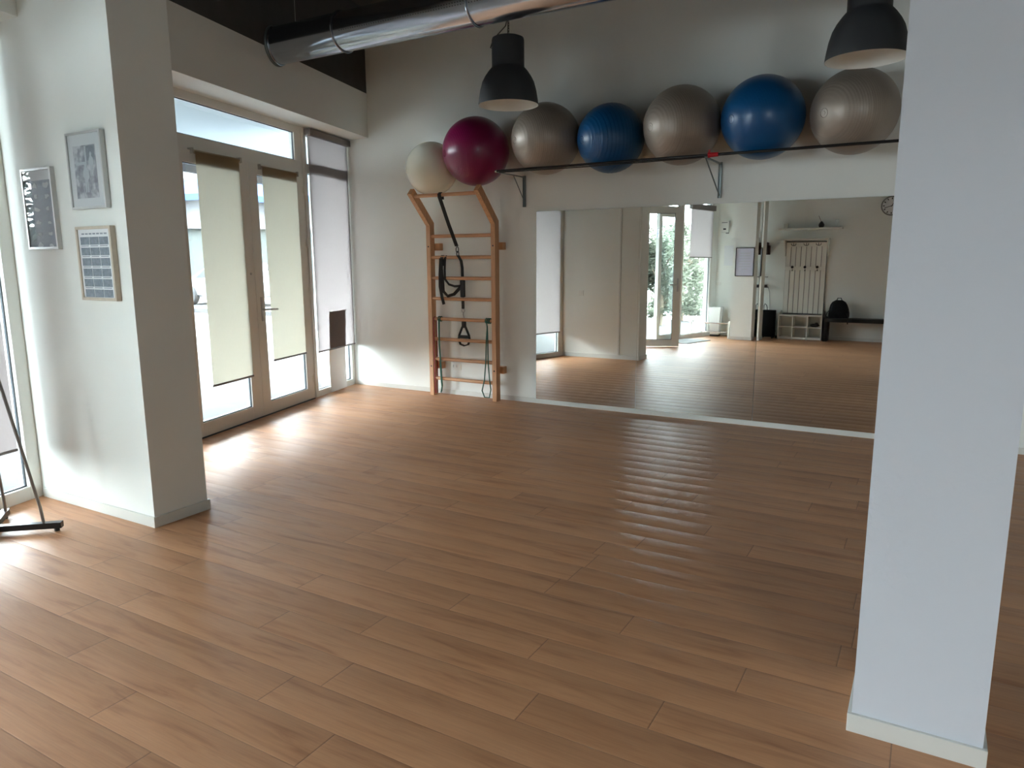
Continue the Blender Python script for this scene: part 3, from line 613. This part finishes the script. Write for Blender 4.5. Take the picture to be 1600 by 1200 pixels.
for row in range(2):                                                # two lines of small outlet holes
    an = math.radians(187 + row * 7)
    for i in range(110):
        x_ = -4.3 - dx0 + i * 0.024
        c = Vector((x_, (DR + 0.0006) * math.cos(an), (DR + 0.0006) * math.sin(an))); nn = Vector((0, math.cos(an), math.sin(an))); u = Vector((1, 0, 0)); v = nn.cross(u)
        b.bm.faces.new([b.bm.verts.new(c + u * 0.004 * math.cos(t) + v * 0.004 * math.sin(t)) for t in [2 * PI * j / 6 for j in range(6)]])
b.build('outlet_holes', M_['black'], ad)
for xx in (-4.93, -3.0, -0.4): MB().tube([(xx - dx0, 0, DR), (xx - dx0, 0, ZC - DZ)], 0.0025, 6).build('suspension_wire', M_['steel'], ad)

# ------------------------------------------------------------------ pictures on the pillar
def picture(x0, x1, z0, z1, lab, fm, fw_, depth, inner, glass=True):
    r = thing('framed_picture', lab, 'picture', ((x0 + x1) / 2, PY0, (z0 + z1) / 2), 0, 'framed pictures on the pillar')
    w, h = (x1 - x0) / 2, (z1 - z0) / 2
    b = MB()
    for q in ((-w, -w + fw_, -h, h), (w - fw_, w, -h, h), (-w + fw_, w - fw_, -h, -h + fw_), (-w + fw_, w - fw_, h - fw_, h)): b.box(q[0], q[1], -depth, 0, q[2], q[3], 0.002)
    b.build('frame', M_[fm], r)
    MB().box(-w + fw_ - 0.001, w - fw_ + 0.001, -depth + 0.008, -0.002, -h + fw_ - 0.001, h - fw_ + 0.001).build('mount', M_['paper'], r)
    inner(r, w - fw_, h - fw_, -depth + 0.0075)
    if glass: MB().box(-w + fw_, w - fw_, -depth + 0.003, -depth + 0.005, -h + fw_, h - fw_).build('glass_pane', M_['pglass'], r)
def in_photo(r, w, h, y):
    b = MB().box(-0.105, 0.098, y - 0.0006, y, -0.145, 0.13).mark(M_['photo'])
    b.box(-0.09, 0.0, y - 0.0014, y - 0.0006, 0.03, 0.045).box(0.0, 0.014, y - 0.0014, y - 0.0006, 0.03, 0.125)
    for cx, cz, s in ((0.0, -0.03, 1.0), (0.055, 0.035, 0.8)):       # soft pale standing shapes
        pts = [(0.0, 0.075), (0.013, 0.06), (0.008, 0.045), (0.026, 0.03), (0.03, -0.01), (0.016, -0.02), (0.014, -0.085), (0.002, -0.085), (0.0, -0.03), (-0.006, -0.085), (-0.016, -0.085), (-0.016, -0.015), (-0.03, 0.0), (-0.022, 0.03), (-0.01, 0.045), (-0.013, 0.06)]
        b.prism([(cx + a * s, cz + c * s) for a, c in pts], y - 0.0018, y - 0.001, 'Y')
    b.mark(M_['pale_ink']).box(0.016, 0.09, y - 0.0009, y - 0.0006, 0.05, 0.125).mark(M_['tile'])
    b.build('photo_print', None, r)
def in_slate(r, w, h, y):
    b = MB().box(-w, w, y - 0.0006, y, -h, h - 0.055).mark(M_['slate'])
    rnd = random.Random(3)
    for row in range(6):
        for cx in (-0.03, 0.085):
            cz = 0.135 - row * 0.068 + rnd.uniform(-0.01, 0.01); s = rnd.uniform(0.6, 1.0)
            b.prism([(cx + s * 0.03 * math.cos(t) * (0.5 + rnd.random()), cz + s * 0.02 * math.sin(t) * (0.4 + rnd.random())) for t in [2 * PI * i / 8 for i in range(8)]], y - 0.0012, y - 0.0006, 'Y')
    b.mark(M_['pale_ink']).build('dark_print', None, r)
def in_grid(r, w, h, y):
    cw, ch = 0.083, 0.042
    b = MB().box(-w, w, y - 0.0004, y, -h, h).mark(M_['paper'])
    for row in range(6):
        z1 = 0.145 - row * 0.0572
        for c in range(3):
            x0 = -0.131 + c * 0.088
            MB().box(x0, x0 + cw, y - 0.0012, y - 0.0004, z1 - ch, z1).build('thumbnail', M_['tile'], r)
            b.box(x0 + 0.004, x0 + 0.074, y - 0.0012, y - 0.0004, z1 - ch - 0.0085, z1 - ch - 0.004)
    for c in range(7): b.box(-0.115 + c * 0.035, -0.115 + c * 0.035 + 0.024, y - 0.0012, y - 0.0004, 0.158, 0.166)
    b.mark(M_['ink']).build('printed_sheet', None, r)
picture(-4.166, -3.841, 1.779, 2.181, 'framed monochrome photograph in a wide white mount, highest on the pillar', 'silver', 0.012, 0.028, in_photo)
picture(-4.663, -4.349, 1.566, 2.025, 'silver-framed dark blue print nearest the window, lower than its neighbour', 'silver', 0.014, 0.026, in_slate)
picture(-4.156, -3.828, 1.281, 1.685, 'pale wood frame holding a grid of small grey pictures, lowest on the pillar', 'palewood', 0.016, 0.03, in_grid, False)
tag(MB().box(-4.06, -4.035, PY1, PY1 + 0.01, 0.06, 2.84, 0.002).build('cable_cover', M_['trim']), 'thin white cable cover strip down the mirror-facing side of the picture pillar', 'cable cover')
sw = thing('wall_switch', 'small white switch on the mirror-facing side of the picture pillar', 'switch', (-4.683, PY1, 1.0))
MB().box(-0.04, 0.04, 0, 0.009, -0.04, 0.04, 0.002).build('plate', M_['white'], sw); MB().box(-0.013, 0.013, 0.009, 0.0125, -0.022, 0.022, 0.001).build('rocker', M_['white'], sw)

# ------------------------------------------------------------------ metal stand at the left edge
hub = Vector((-4.42, 1.85))
cs = thing('metal_stand', 'tubular steel stand on crossed black bars at the left edge', 'stand', (hub.x, hub.y, 0))
def foot(e):
    d = (Vector(e) - hub); Ln = d.length; a = math.atan2(d.y, d.x)
    o = MB().box(-Ln, Ln, -0.02, 0.02, 0.018, 0.052, 0.003).build('foot_bar', M_['blackmetal'], cs); o.rotation_euler = (0, 0, a)
    for s in (-1, 1): MB().lathe([(0, 0), (0.014, 0), (0.014, 0.018), (0, 0.018)], 12, (s * (Ln - 0.03), 0, 0)).build('glide', M_['black'], o)
E1, E2 = (-4.145, 2.085), (-4.66, 2.04)
foot(E1); foot(E2)
for e, tt in (((-4.26, 2.08), 1), ((-4.62, 2.02), 1), ((-4.58, 1.62), -1), ((-4.22, 1.68), -1)):
    e = Vector(e); dd = (e - hub)
    if tt == 1 and e.x > -4.4: e = hub + (Vector(E1) - hub) * 0.74; dd = e - hub
    pts = [(dd.x, dd.y, 0.05), (dd.x * 0.97, dd.y * 0.97, 0.14), (dd.x * 0.9, dd.y * 0.9, 0.25)] + [(dd.x * k, dd.y * k, 0.25 + (0.9 - k) / 0.9 * 1.40) for k in (0.7, 0.5, 0.3, 0.12)]
    MB().tube(pts, 0.0085, 12).build('pole', M_['dullsteel'], cs, True)
MB().lathe([(0, 1.40), (0.05, 1.40), (0.05, 1.46), (0.02, 1.48), (0.02, 1.78), (0, 1.79)], 20).build('hub', M_['steel'], cs, True)

# ------------------------------------------------------------------ things behind the camera, seen in the mirrors
# coat rack with shoe cubbies
cr = thing('hall_stand', 'white slatted coat rack over shoe cubbies, seen in the mirror', 'coat rack', (-2.20, YR, 0))
F = MB
HW = 0.40; DP = 0.30
cub = F()
cub.box(-HW, HW, 0.013, DP, 0.012, 0.05).box(-HW, HW, 0.013, DP, 0.455, 0.475).box(-HW, HW, 0.013, DP, 0.235, 0.25)
for x in (-HW, -HW / 3 - 0.009, HW / 3 - 0.009, HW - 0.018): cub.box(x, x + 0.018, 0.013, DP, 0.0, 0.475)
cub.box(-HW, HW, 0.013, 0.02, 0.02, 0.475)
cub.build('cubby_unit', M_['furn'], cr)
MB().prism([(0.013, 0.475), (DP, 0.475), (DP, 0.50), (0.06, 0.55), (0.013, 0.55)], -HW, -HW + 0.018, 'X').build('seat_end', M_['furn'], cr); MB().prism([(0.013, 0.475), (DP, 0.475), (DP, 0.50), (0.06, 0.55), (0.013, 0.55)], HW - 0.018, HW, 'X').build('seat_end', M_['furn'], cr)
sl = F(); n = 8; pw = 0.74 / n
for i in range(n): sl.box(-0.37 + i * pw + 0.005, -0.37 + (i + 1) * pw - 0.005, 0.03, 0.044, 0.50, 1.86, 0.002)
sl.build('slat_back', M_['furn'], cr)
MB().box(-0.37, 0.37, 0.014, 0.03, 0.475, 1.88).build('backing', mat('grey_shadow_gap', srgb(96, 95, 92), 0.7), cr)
MB().box(-0.365, 0.365, 0.044, 0.054, 1.33, 1.40, 0.002).build('hook_rail', M_['furn'], cr); MB().box(-0.365, 0.365, 0.044, 0.054, 1.78, 1.86, 0.002).build('hook_rail', M_['furn'], cr)
MB().box(-0.405, 0.405, 0.0, 0.24, 1.90, 1.925, 0.003).build('top_shelf', M_['furn'], cr)
for x in (-0.395, 0.375): MB().prism([(0.0, 1.60), (0.045, 1.60), (0.06, 1.68), (0.2, 1.90), (0.0, 1.90)], x, x + 0.02, 'X').build('side_corbel', M_['furn'], cr)
for x in (-0.23, 0.0, 0.22):
    MB().tube([(x - 0.045, 0.10, 1.84), (x - 0.04, 0.085, 1.81), (x - 0.01, 0.06, 1.80), (x + 0.01, 0.06, 1.80), (x + 0.04, 0.085, 1.81), (x + 0.045, 0.10, 1.84)], 0.005, 8).tube([(x, 0.05, 1.80), (x, 0.08, 1.80), (x, 0.10, 1.83), (x, 0.10, 1.85)], 0.005, 8).build('coat_hook', M_['blackmetal'], cr, True)
    MB().lathe([(0, 0), (0.022, 0), (0.026, 0.006), (0.02, 0.015), (0, 0.018)], 14, (x, 0.09, 1.39), 'Y').tube([(x, 0.054, 1.385), (x, 0.092, 1.385)], 0.008, 8).tube([(x, 0.054, 1.345), (x, 0.075, 1.32), (x, 0.085, 1.33)], 0.008, 8).build('coat_knob', M_['black'], cr, True)
tag(MB().sphere(0.05, (0, 0.0, 0.035), 14, 10, (1.7, 0.7, 0.7)).sphere(0.04, (0.03, 0, 0.06), 12, 8, (0.9, 0.8, 0.8)).build('dark_shoe', M_['black'], None, True, (-1.94, YR + 0.2, 0.25)), 'small dark shoe in the upper cubby beside the bench', 'shoe')
sf = MB().box(-0.565, 0.565, 0.0, 0.18, -0.035, 0, 0.003).build('wall_shelf', M_['furn'], None, False, (-2.145, YR, 2.128)); tag(sf, 'long white wall shelf above the coat rack', 'shelf')
tag(MB().lathe([(0, 0), (0.036, 0), (0.038, 0.085), (0.034, 0.088), (0.032, 0.02), (0, 0.016)], 20).build('white_cup', M_['candle'], None, True, (-2.59, YR + 0.09, 2.128)), 'white cup at the window end of the wall shelf', 'cup')
vs_ = thing('bud_vase', 'round dark vase with one dry twig on the wall shelf', 'vase', (-1.955, YR + 0.09, 2.128))
MB().lathe([(0, 0), (0.035, 0), (0.052, 0.03), (0.052, 0.06), (0.03, 0.095), (0.018, 0.11), (0.02, 0.115), (0.014, 0.112), (0, 0.1)], 24).build('body', M_['vase'], vs_, True)
MB().tube([(0, 0, 0.10), (-0.025, 0, 0.15), (-0.055, 0, 0.22)], 0.004, 6).build('twig', M_['bark'], vs_)
gl = thing('stemmed_glass', 'clear stemmed glass on a small tray at the end of the wall shelf', 'glass', (-1.69, YR + 0.09, 2.128))
MB().lathe([(0, 0.008), (0.028, 0.008), (0.006, 0.016), (0.005, 0.08), (0.03, 0.1), (0.034, 0.145), (0.032, 0.145), (0.028, 0.102), (0, 0.085)], 20).build('bowl', M_['pglass'], gl, True)
MB().box(-0.08, 0.08, -0.05, 0.05, 0, 0.008, 0.002).build('tray', M_['candle'], gl)
ck = thing('wall_clock', 'round wall clock with grey rim at the top of the mirror', 'clock', (-0.80, YR, 2.49))
R = 0.175
MB().lathe([(0, 0.0), (R, 0.0), (R, 0.03), (R - 0.02, 0.035), (R - 0.022, 0.02), (0, 0.02)], 48, (0, 0, 0), 'Y').build('rim', M_['grey'], ck, True)
MB().lathe([(0, 0.0215), (R - 0.022, 0.0215), (R - 0.022, 0.0205)], 48, (0, 0, 0), 'Y').build('dial', M_['paper'], ck)
for i in range(12):
    a = i * PI / 6; c, s = math.cos(a), math.sin(a); r0, r1 = R - 0.062, R - 0.03; wd = 0.008
    MB().prism([(c * r0 - s * wd, s * r0 + c * wd), (c * r0 + s * wd, s * r0 - c * wd), (c * r1 + s * wd, s * r1 - c * wd), (c * r1 - s * wd, s * r1 + c * wd)], 0.0216, 0.0226, 'Y').build('hour_mark', M_['black'], ck)
def hand(a, ln, nm):
    c, s = math.cos(a), math.sin(a); wd = 0.005
    MB().prism([(-c * 0.02 - s * wd, -s * 0.02 + c * wd), (-c * 0.02 + s * wd, -s * 0.02 - c * wd), (c * ln + s * wd, s * ln - c * wd), (c * ln - s * wd, s * ln + c * wd)], 0.0232, 0.0245, 'Y').build(nm, M_['black'], ck)
hand(math.radians(198), 0.125, 'minute_hand'); hand(math.radians(60), 0.08, 'hour_hand')
bn = thing('bench', 'black-brown wooden bench beside the coat rack, seen in the mirror', 'bench', (-1.24, YR + 0.19, 0))
MB().box(-0.53, 0.75, -0.17, 0.17, 0.37, 0.44, 0.004).build('seat', M_['blackwood'], bn)
MB().box(-0.53, -0.46, -0.17, 0.17, 0, 0.37, 0.003).build('leg', M_['blackwood'], bn); MB().box(0.68, 0.75, -0.17, 0.17, 0, 0.37, 0.003).build('leg', M_['blackwood'], bn)
bp = thing('backpack', 'black backpack slumped on the bench', 'backpack', (-1.53, YR + 0.19, 0.442))
k = MB(); rows = []
for z, hx_, hy_, dx_ in ((0.0, 0.165, 0.10, 0), (0.03, 0.18, 0.115, 0), (0.10, 0.178, 0.115, 0.0), (0.18, 0.165, 0.105, -0.005), (0.25, 0.145, 0.09, -0.01), (0.30, 0.115, 0.07, -0.012), (0.335, 0.06, 0.04, -0.012)):
    rows.append([k.bm.verts.new((dx_ + hx_ * (abs(math.cos(t)) ** 0.55) * (1 if math.cos(t) >= 0 else -1), hy_ * (abs(math.sin(t)) ** 0.55) * (1 if math.sin(t) >= 0 else -1), z)) for t in [2 * PI * i / 28 for i in range(28)]])
for p, q in zip(rows, rows[1:]):
    for i in range(28): k.bm.faces.new((p[i], p[(i + 1) % 28], q[(i + 1) % 28], q[i]))
k.bm.faces.new(rows[0][::-1]); k.bm.faces.new(rows[-1])
k.build('body', M_['blackcloth'], bp, True)
MB().sphere(0.1, (0.0, 0.085, 0.10), 20, 14, (1.1, 0.5, 0.85)).build('front_pocket', M_['blackcloth'], bp, True)
MB().tube([(-0.06, -0.02, 0.31), (-0.04, -0.02, 0.37), (0.02, -0.02, 0.37), (0.04, -0.02, 0.31)], 0.009, 8).build('top_handle', M_['web'], bp, True)
MB().strap([(-0.12, 0.06, 0.2), (-0.19, 0.08, 0.11), (-0.22, 0.09, 0.03), (-0.14, 0.11, 0.008)], 0.04, 0.01, (0, 1, 0)).build('shoulder_strap', M_['web'], bp)
MB().strap([(0.14, 0.09, 0.10), (0.17, 0.14, 0.03), (0.175, 0.174, 0.004), (0.175, 0.182, -0.10)], 0.02, 0.005, (1, 0, 0)).build('loose_strap', M_['web'], bp)
sc_ = thing('trolley_suitcase', 'black upright suitcase with raised handle beside the rear pillar', 'suitcase', (-2.80, -1.80, 0))
MB().box(-0.125, 0.125, -0.11, 0.11, 0.03, 0.555, 0.025).build('body', M_['blackcloth'], sc_, True)
MB().tube([(-0.105, -0.06, 0.555), (-0.105, -0.06, 0.64), (-0.09, -0.06, 0.672), (-0.06, -0.06, 0.65), (-0.045, -0.06, 0.60), (-0.04, -0.06, 0.555)], 0.007, 8).build('pull_handle', M_['blackmetal'], sc_, True)
for x in (-0.1, 0.1):
    for y in (-0.08, 0.08): MB().lathe([(0, -0.012), (0.022, -0.012), (0.022, 0.012), (0, 0.012)], 16, (x, y, 0.022), 'X').build('wheel', M_['black'], sc_, True)
tag(MB().box(-0.105, 0.0, 0, 0.18, -0.12, 0.12, 0.012).box(-0.0, 0.035, 0.02, 0.16, -0.12, 0.06, 0.012).build('wall_speaker', M_['oxblood'], None, True, (-2.90, YR, 1.75)), 'dark oxblood box mounted high on the wall behind the rear pillar', 'speaker')
ws = thing('corner_shelf', 'thin shelf with a small black device behind the rear pillar', 'shelf', (-2.94, YR, 1.0))
MB().box(-0.1, 0.06, 0, 0.16, -0.012, 0.0, 0.002).build('board', M_['black'], ws); MB().box(-0.06, 0.05, 0.02, 0.13, 0.0, 0.045, 0.006).build('device', M_['black'], ws)
MB().box(-0.08, 0.05, 0, 0.12, 0.19, 0.2, 0.002).build('upper_board', M_['black'], ws)
tag(MB().tube([(-2.875, YR + 0.02, 1.0), (-2.84, YR + 0.015, 0.9), (-2.82, YR + 0.012, 0.6), (-2.80, YR + 0.012, 0.3), (-2.66, YR + 0.03, 0.1), (-2.64, YR + 0.1, 0.03)], 0.004, 6).build('power_cable', M_['grey'], None, True), 'grey power cable hanging from the small shelf to the floor', 'cable')
fan = thing('floor_adapter', 'small black plug adapter on the floor beside the suitcase', 'adapter', (-2.64, YR + 0.13, 0))
MB().box(-0.03, 0.03, -0.025, 0.025, 0, 0.05, 0.008).build('body', M_['black'], fan); MB().lathe([(0, 0), (0.03, 0), (0.03, 0.012), (0, 0.012)], 18, (0.06, 0, 0.032), 'Y').build('reel', M_['grey'], fan)
cf = thing('framed_sheet', 'black-framed pale sheet on the rear pillar, seen in the mirror', 'picture', (-3.033, -1.2, 1.487))
w, h = 0.172, 0.268; b = MB()
for q in ((-w, -w + 0.012, -h, h), (w - 0.012, w, -h, h), (-w, w, -h, -h + 0.012), (-w, w, h - 0.012, h)): b.box(q[0], q[1], 0, 0.022, q[2], q[3])
b.build('frame', M_['black'], cf); MB().box(-w + 0.01, w - 0.01, 0.002, 0.012, -h + 0.01, h - 0.01).build('mount', mat('pale_lilac_paper', srgb(205, 208, 226), 0.7), cf)
b = MB(); rnd = random.Random(5)
for i in range(7):
    zz = 0.16 - i * 0.05; ww = rnd.uniform(0.05, 0.12); b.box(-ww, ww, 0.012, 0.0128, zz, zz + 0.008)
b.build('text_lines', M_['pale_ink'], cf)
eb = thing('meter_box', 'white wall box with a small display near the rear window', 'meter', (-3.61, YR, 2.19))
MB().box(-0.075, 0.075, 0, 0.07, -0.115, 0.115, 0.008).build('casing', M_['white'], eb); MB().box(-0.03, 0.025, 0.0705, 0.073, -0.06, -0.03).build('display', M_['black'], eb); MB().box(-0.06, 0.05, 0.0705, 0.073, 0.075, 0.09).build('vent', M_['grey'], eb); MB().box(0.02, 0.075, 0.02, 0.06, -0.135, -0.115).build('gland', M_['grey'], eb)
tag(MB().box(-0.115, 0.115, 0, 0.002, -0.2, 0.2).build('paper_notice', M_['paper'], None, False, (-3.5, YR, 1.62)), 'plain white paper pinned beside the rear pillar', 'notice')
s2 = thing('wall_switch', 'white wall switch under the meter box near the rear window', 'switch', (-3.755, YR, 1.05)); s2.location.x = -3.70
MB().box(-0.05, 0.05, 0, 0.009, -0.035, 0.035, 0.002).build('plate', M_['white'], s2); MB().box(-0.02, 0.02, 0.009, 0.012, -0.02, 0.02, 0.001).build('rocker', M_['white'], s2)
wbn = thing('waste_bin', 'tall tapered white bin on a dark base in the rear corner', 'bin', (-3.665, -1.74, 0))
def taper(b, x0, y0, z0, x1, y1, z1, open_top=True):
    a = [b.bm.verts.new(p) for p in ((-x0, -y0, z0), (x0, -y0, z0), (x0, y0, z0), (-x0, y0, z0))]; c = [b.bm.verts.new(p) for p in ((-x1, -y1, z1), (x1, -y1, z1), (x1, y1, z1), (-x1, y1, z1))]
    b.bm.faces.new(a[::-1])
    for i in range(4): b.bm.faces.new((a[i], a[(i + 1) % 4], c[(i + 1) % 4], c[i]))
    d = [b.bm.verts.new((v.co.x * 0.93, v.co.y * 0.93, z1)) for v in c]; e = [b.bm.verts.new((v.co.x * 0.9, v.co.y * 0.9, z0 + 0.02)) for v in a]
    for i in range(4): b.bm.faces.new((c[i], c[(i + 1) % 4], d[(i + 1) % 4], d[i])); b.bm.faces.new((d[i], d[(i + 1) % 4], e[(i + 1) % 4], e[i]))
    b.bm.faces.new(e); return b
taper(MB(), 0.085, 0.085, 0.04, 0.115, 0.115, 0.59).build('bucket', M_['binw'], wbn)
MB().box(-0.085, 0.085, -0.085, 0.085, 0, 0.04, 0.004).build('base', M_['black'], wbn)
sr = thing('shoe_rack', 'low white shoe rack with chrome rails beside the rear pillar', 'shoe rack', (-3.68, -1.42, 0))
for x in (-0.37, 0.38): MB().box(x - 0.015, x + 0.015, -0.14, 0.14, 0, 0.335, 0.003).build('end_panel', M_['furn'], sr)
for z, y in ((0.30, 0.1), (0.285, -0.02), (0.27, -0.12), (0.12, 0.1), (0.11, -0.02), (0.10, -0.12)): MB().lathe([(0, -0.37), (0.007, -0.37), (0.007, 0.38), (0, 0.38)], 10, (0, y, z), 'X').build('rail', M_['chrome'], sr, True)
dm = MB().box(-0.25, 0.25, -0.42, 0.42, 0.0, 0.012, 0.003).build('doormat', M_['matgrey'], None, False, (-3.86, -0.42, 0)); dm.rotation_euler = (0, 0, A)
tag(dm, 'grey doormat on the floor inside the open entrance door', 'doormat')

# ------------------------------------------------------------------ outside
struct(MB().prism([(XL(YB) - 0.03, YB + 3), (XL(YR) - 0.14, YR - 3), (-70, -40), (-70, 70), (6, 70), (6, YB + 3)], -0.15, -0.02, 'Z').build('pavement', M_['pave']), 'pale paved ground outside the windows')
po = root_struct('porch_roof', W0, WROT, 'white porch soffit outside the windows')
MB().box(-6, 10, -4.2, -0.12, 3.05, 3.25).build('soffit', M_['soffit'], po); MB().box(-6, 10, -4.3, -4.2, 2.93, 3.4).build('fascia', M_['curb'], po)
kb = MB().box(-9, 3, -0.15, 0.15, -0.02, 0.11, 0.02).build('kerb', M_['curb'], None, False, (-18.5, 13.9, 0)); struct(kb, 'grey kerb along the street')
car = thing('parked_car', 'pale saloon car parked across the street, seen through the door glass', 'car', (-20.6, 16.9, -0.02), 0.0)
body = [(-2.15, 0.28), (-2.2, 0.62), (-2.05, 0.78), (-1.25, 0.88), (-0.45, 1.36), (0.55, 1.40), (1.35, 0.98), (2.05, 0.92), (2.15, 0.7), (2.12, 0.3)]
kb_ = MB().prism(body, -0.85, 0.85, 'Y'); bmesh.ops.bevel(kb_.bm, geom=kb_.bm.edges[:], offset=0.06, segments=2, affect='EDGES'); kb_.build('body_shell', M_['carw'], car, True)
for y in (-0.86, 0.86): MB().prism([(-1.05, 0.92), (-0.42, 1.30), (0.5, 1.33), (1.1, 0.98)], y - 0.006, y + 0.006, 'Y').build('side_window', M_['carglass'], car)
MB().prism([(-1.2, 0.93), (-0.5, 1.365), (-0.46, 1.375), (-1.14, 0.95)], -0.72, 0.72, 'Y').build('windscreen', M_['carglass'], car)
for x in (-1.35, 1.4):
    for y in (-0.84, 0.84):
        t = MB().lathe([(0.2, -0.1), (0.30, -0.1), (0.32, -0.06), (0.32, 0.06), (0.30, 0.1), (0.2, 0.1)], 32, (x, y, 0.32), 'Y').build('tyre', M_['tyre'], car, True)
        b = MB().lathe([(0.165, -0.105), (0.205, -0.105), (0.205, 0.105), (0.165, 0.105)], 28, (x, y, 0.32), 'Y')
        for i in range(10):
            a = i * PI / 5; c, s = math.cos(a), math.sin(a); wd = 0.014
            b.prism([(x - s * wd, 0.32 + c * wd), (x + s * wd, 0.32 - c * wd), (x + c * 0.18 + s * wd, 0.32 + s * 0.18 - c * wd), (x + c * 0.18 - s * wd, 0.32 + s * 0.18 + c * wd)], y - 0.09, y + 0.09, 'Y')
        b.build('rim', M_['alloy'], t)
bd = thing('shop_building', 'pale low building with blue awnings across the street', 'building', (-26.5, 20.5, -0.02), math.radians(-127.7 + 180))
# local x to the viewer's left/right along the facade, local y away from the room
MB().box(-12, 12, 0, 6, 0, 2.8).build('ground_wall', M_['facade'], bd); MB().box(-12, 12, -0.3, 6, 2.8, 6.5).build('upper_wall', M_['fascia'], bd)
for x in (-7.5, -3.4, 0.7, 4.8):
    b = MB(); N = 10
    rows = []
    for i in range(N + 1):
        xx = x + 3.6 * i / N; sag = 0.12 * math.sin(PI * i / N)
        rows.append([b.bm.verts.new((xx, -0.31, 4.75)), b.bm.verts.new((xx, -1.3, 4.2 - sag)), b.bm.verts.new((xx, -1.3, 3.95 - sag)), b.bm.verts.new((xx, -1.27, 3.95 - sag)), b.bm.verts.new((xx, -1.27, 4.17 - sag)), b.bm.verts.new((xx, -0.31, 4.71))])
    for p, q in zip(rows, rows[1:]):
        for k in range(6): b.bm.faces.new((p[k], p[(k + 1) % 6], q[(k + 1) % 6], q[k]))
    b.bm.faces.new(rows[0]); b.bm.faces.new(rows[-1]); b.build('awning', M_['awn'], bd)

def tree(x, y, h, rad, lab, seed, n=2600):
    t = thing('garden_tree', lab, 'tree', (x, y, -0.02), 0, 'trees outside the entrance')
    rnd = random.Random(seed)
    b = MB().tube([(0, 0, 0), (0.04, 0.02, h * 0.25), (-0.03, 0.03, h * 0.5), (0.02, 0, h * 0.8)], [0.08, 0.065, 0.05, 0.02], 10)
    for i in range(9):
        a = rnd.uniform(0, 2 * PI); z0 = h * rnd.uniform(0.15, 0.6); L = rad * rnd.uniform(0.6, 1)
        b.tube([(0, 0, z0), (L * 0.5 * math.cos(a), L * 0.5 * math.sin(a), z0 + h * 0.12), (L * math.cos(a), L * math.sin(a), z0 + h * 0.22)], [0.03, 0.02, 0.008], 7)
    b.build('trunk', M_['bark'], t, True)
    f = bmesh.new(); cl = [(rnd.uniform(-1, 1) * rad * 0.7, rnd.uniform(-1, 1) * rad * 0.7, h * rnd.uniform(0.03, 0.95), rad * rnd.uniform(0.25, 0.5)) for _ in range(26)]
    for i in range(n):
        c = rnd.choice(cl); d = Vector((rnd.gauss(0, 1), rnd.gauss(0, 1), rnd.gauss(0, 1))).normalized() * c[3] * rnd.random() ** 0.4
        p = Vector(c[:3]) + d
        if p.z < 0.15: p.z = 0.15 + rnd.random() * 0.2
        u = Vector((rnd.gauss(0, 1), rnd.gauss(0, 1), rnd.gauss(0, 0.7))).normalized(); v = u.orthogonal().normalized(); L = rnd.uniform(0.05, 0.10); w_ = L * 0.3
        f.faces.new([f.verts.new(q) for q in (p - u * L, p + v * w_, p + u * L, p - v * w_)])
    me = bpy.data.meshes.new('foliage'); f.to_mesh(me); f.free(); me.materials.append(M_['leaf'])
    o = bpy.data.objects.new('foliage', me); COL.objects.link(o); o.parent = t
for (s, off, h, rad, lab, sd) in ((4.9, -2.9, 2.85, 1.0, 'added unseen olive tree shading the window beside the picture pillar', 4), (6.9, -3.3, 2.75, 0.95, 'added unseen olive tree screening the sky, square in front of the entrance door', 5), (10.2, -2.2, 2.3, 0.75, 'bushy olive tree outside the open entrance door, nearest the wall', 1), (12.0, -2.7, 2.4, 0.85, 'broad olive tree outside the entrance, between two others', 2), (13.9, -3.6, 2.6, 0.85, 'tallest olive tree far outside the half-covered rear window', 3)):  # first two trees are out of view, added to block sky light
    p = wpt(s, off, 0); tree(p.x, p.y, h, rad, lab, sd, 5200)
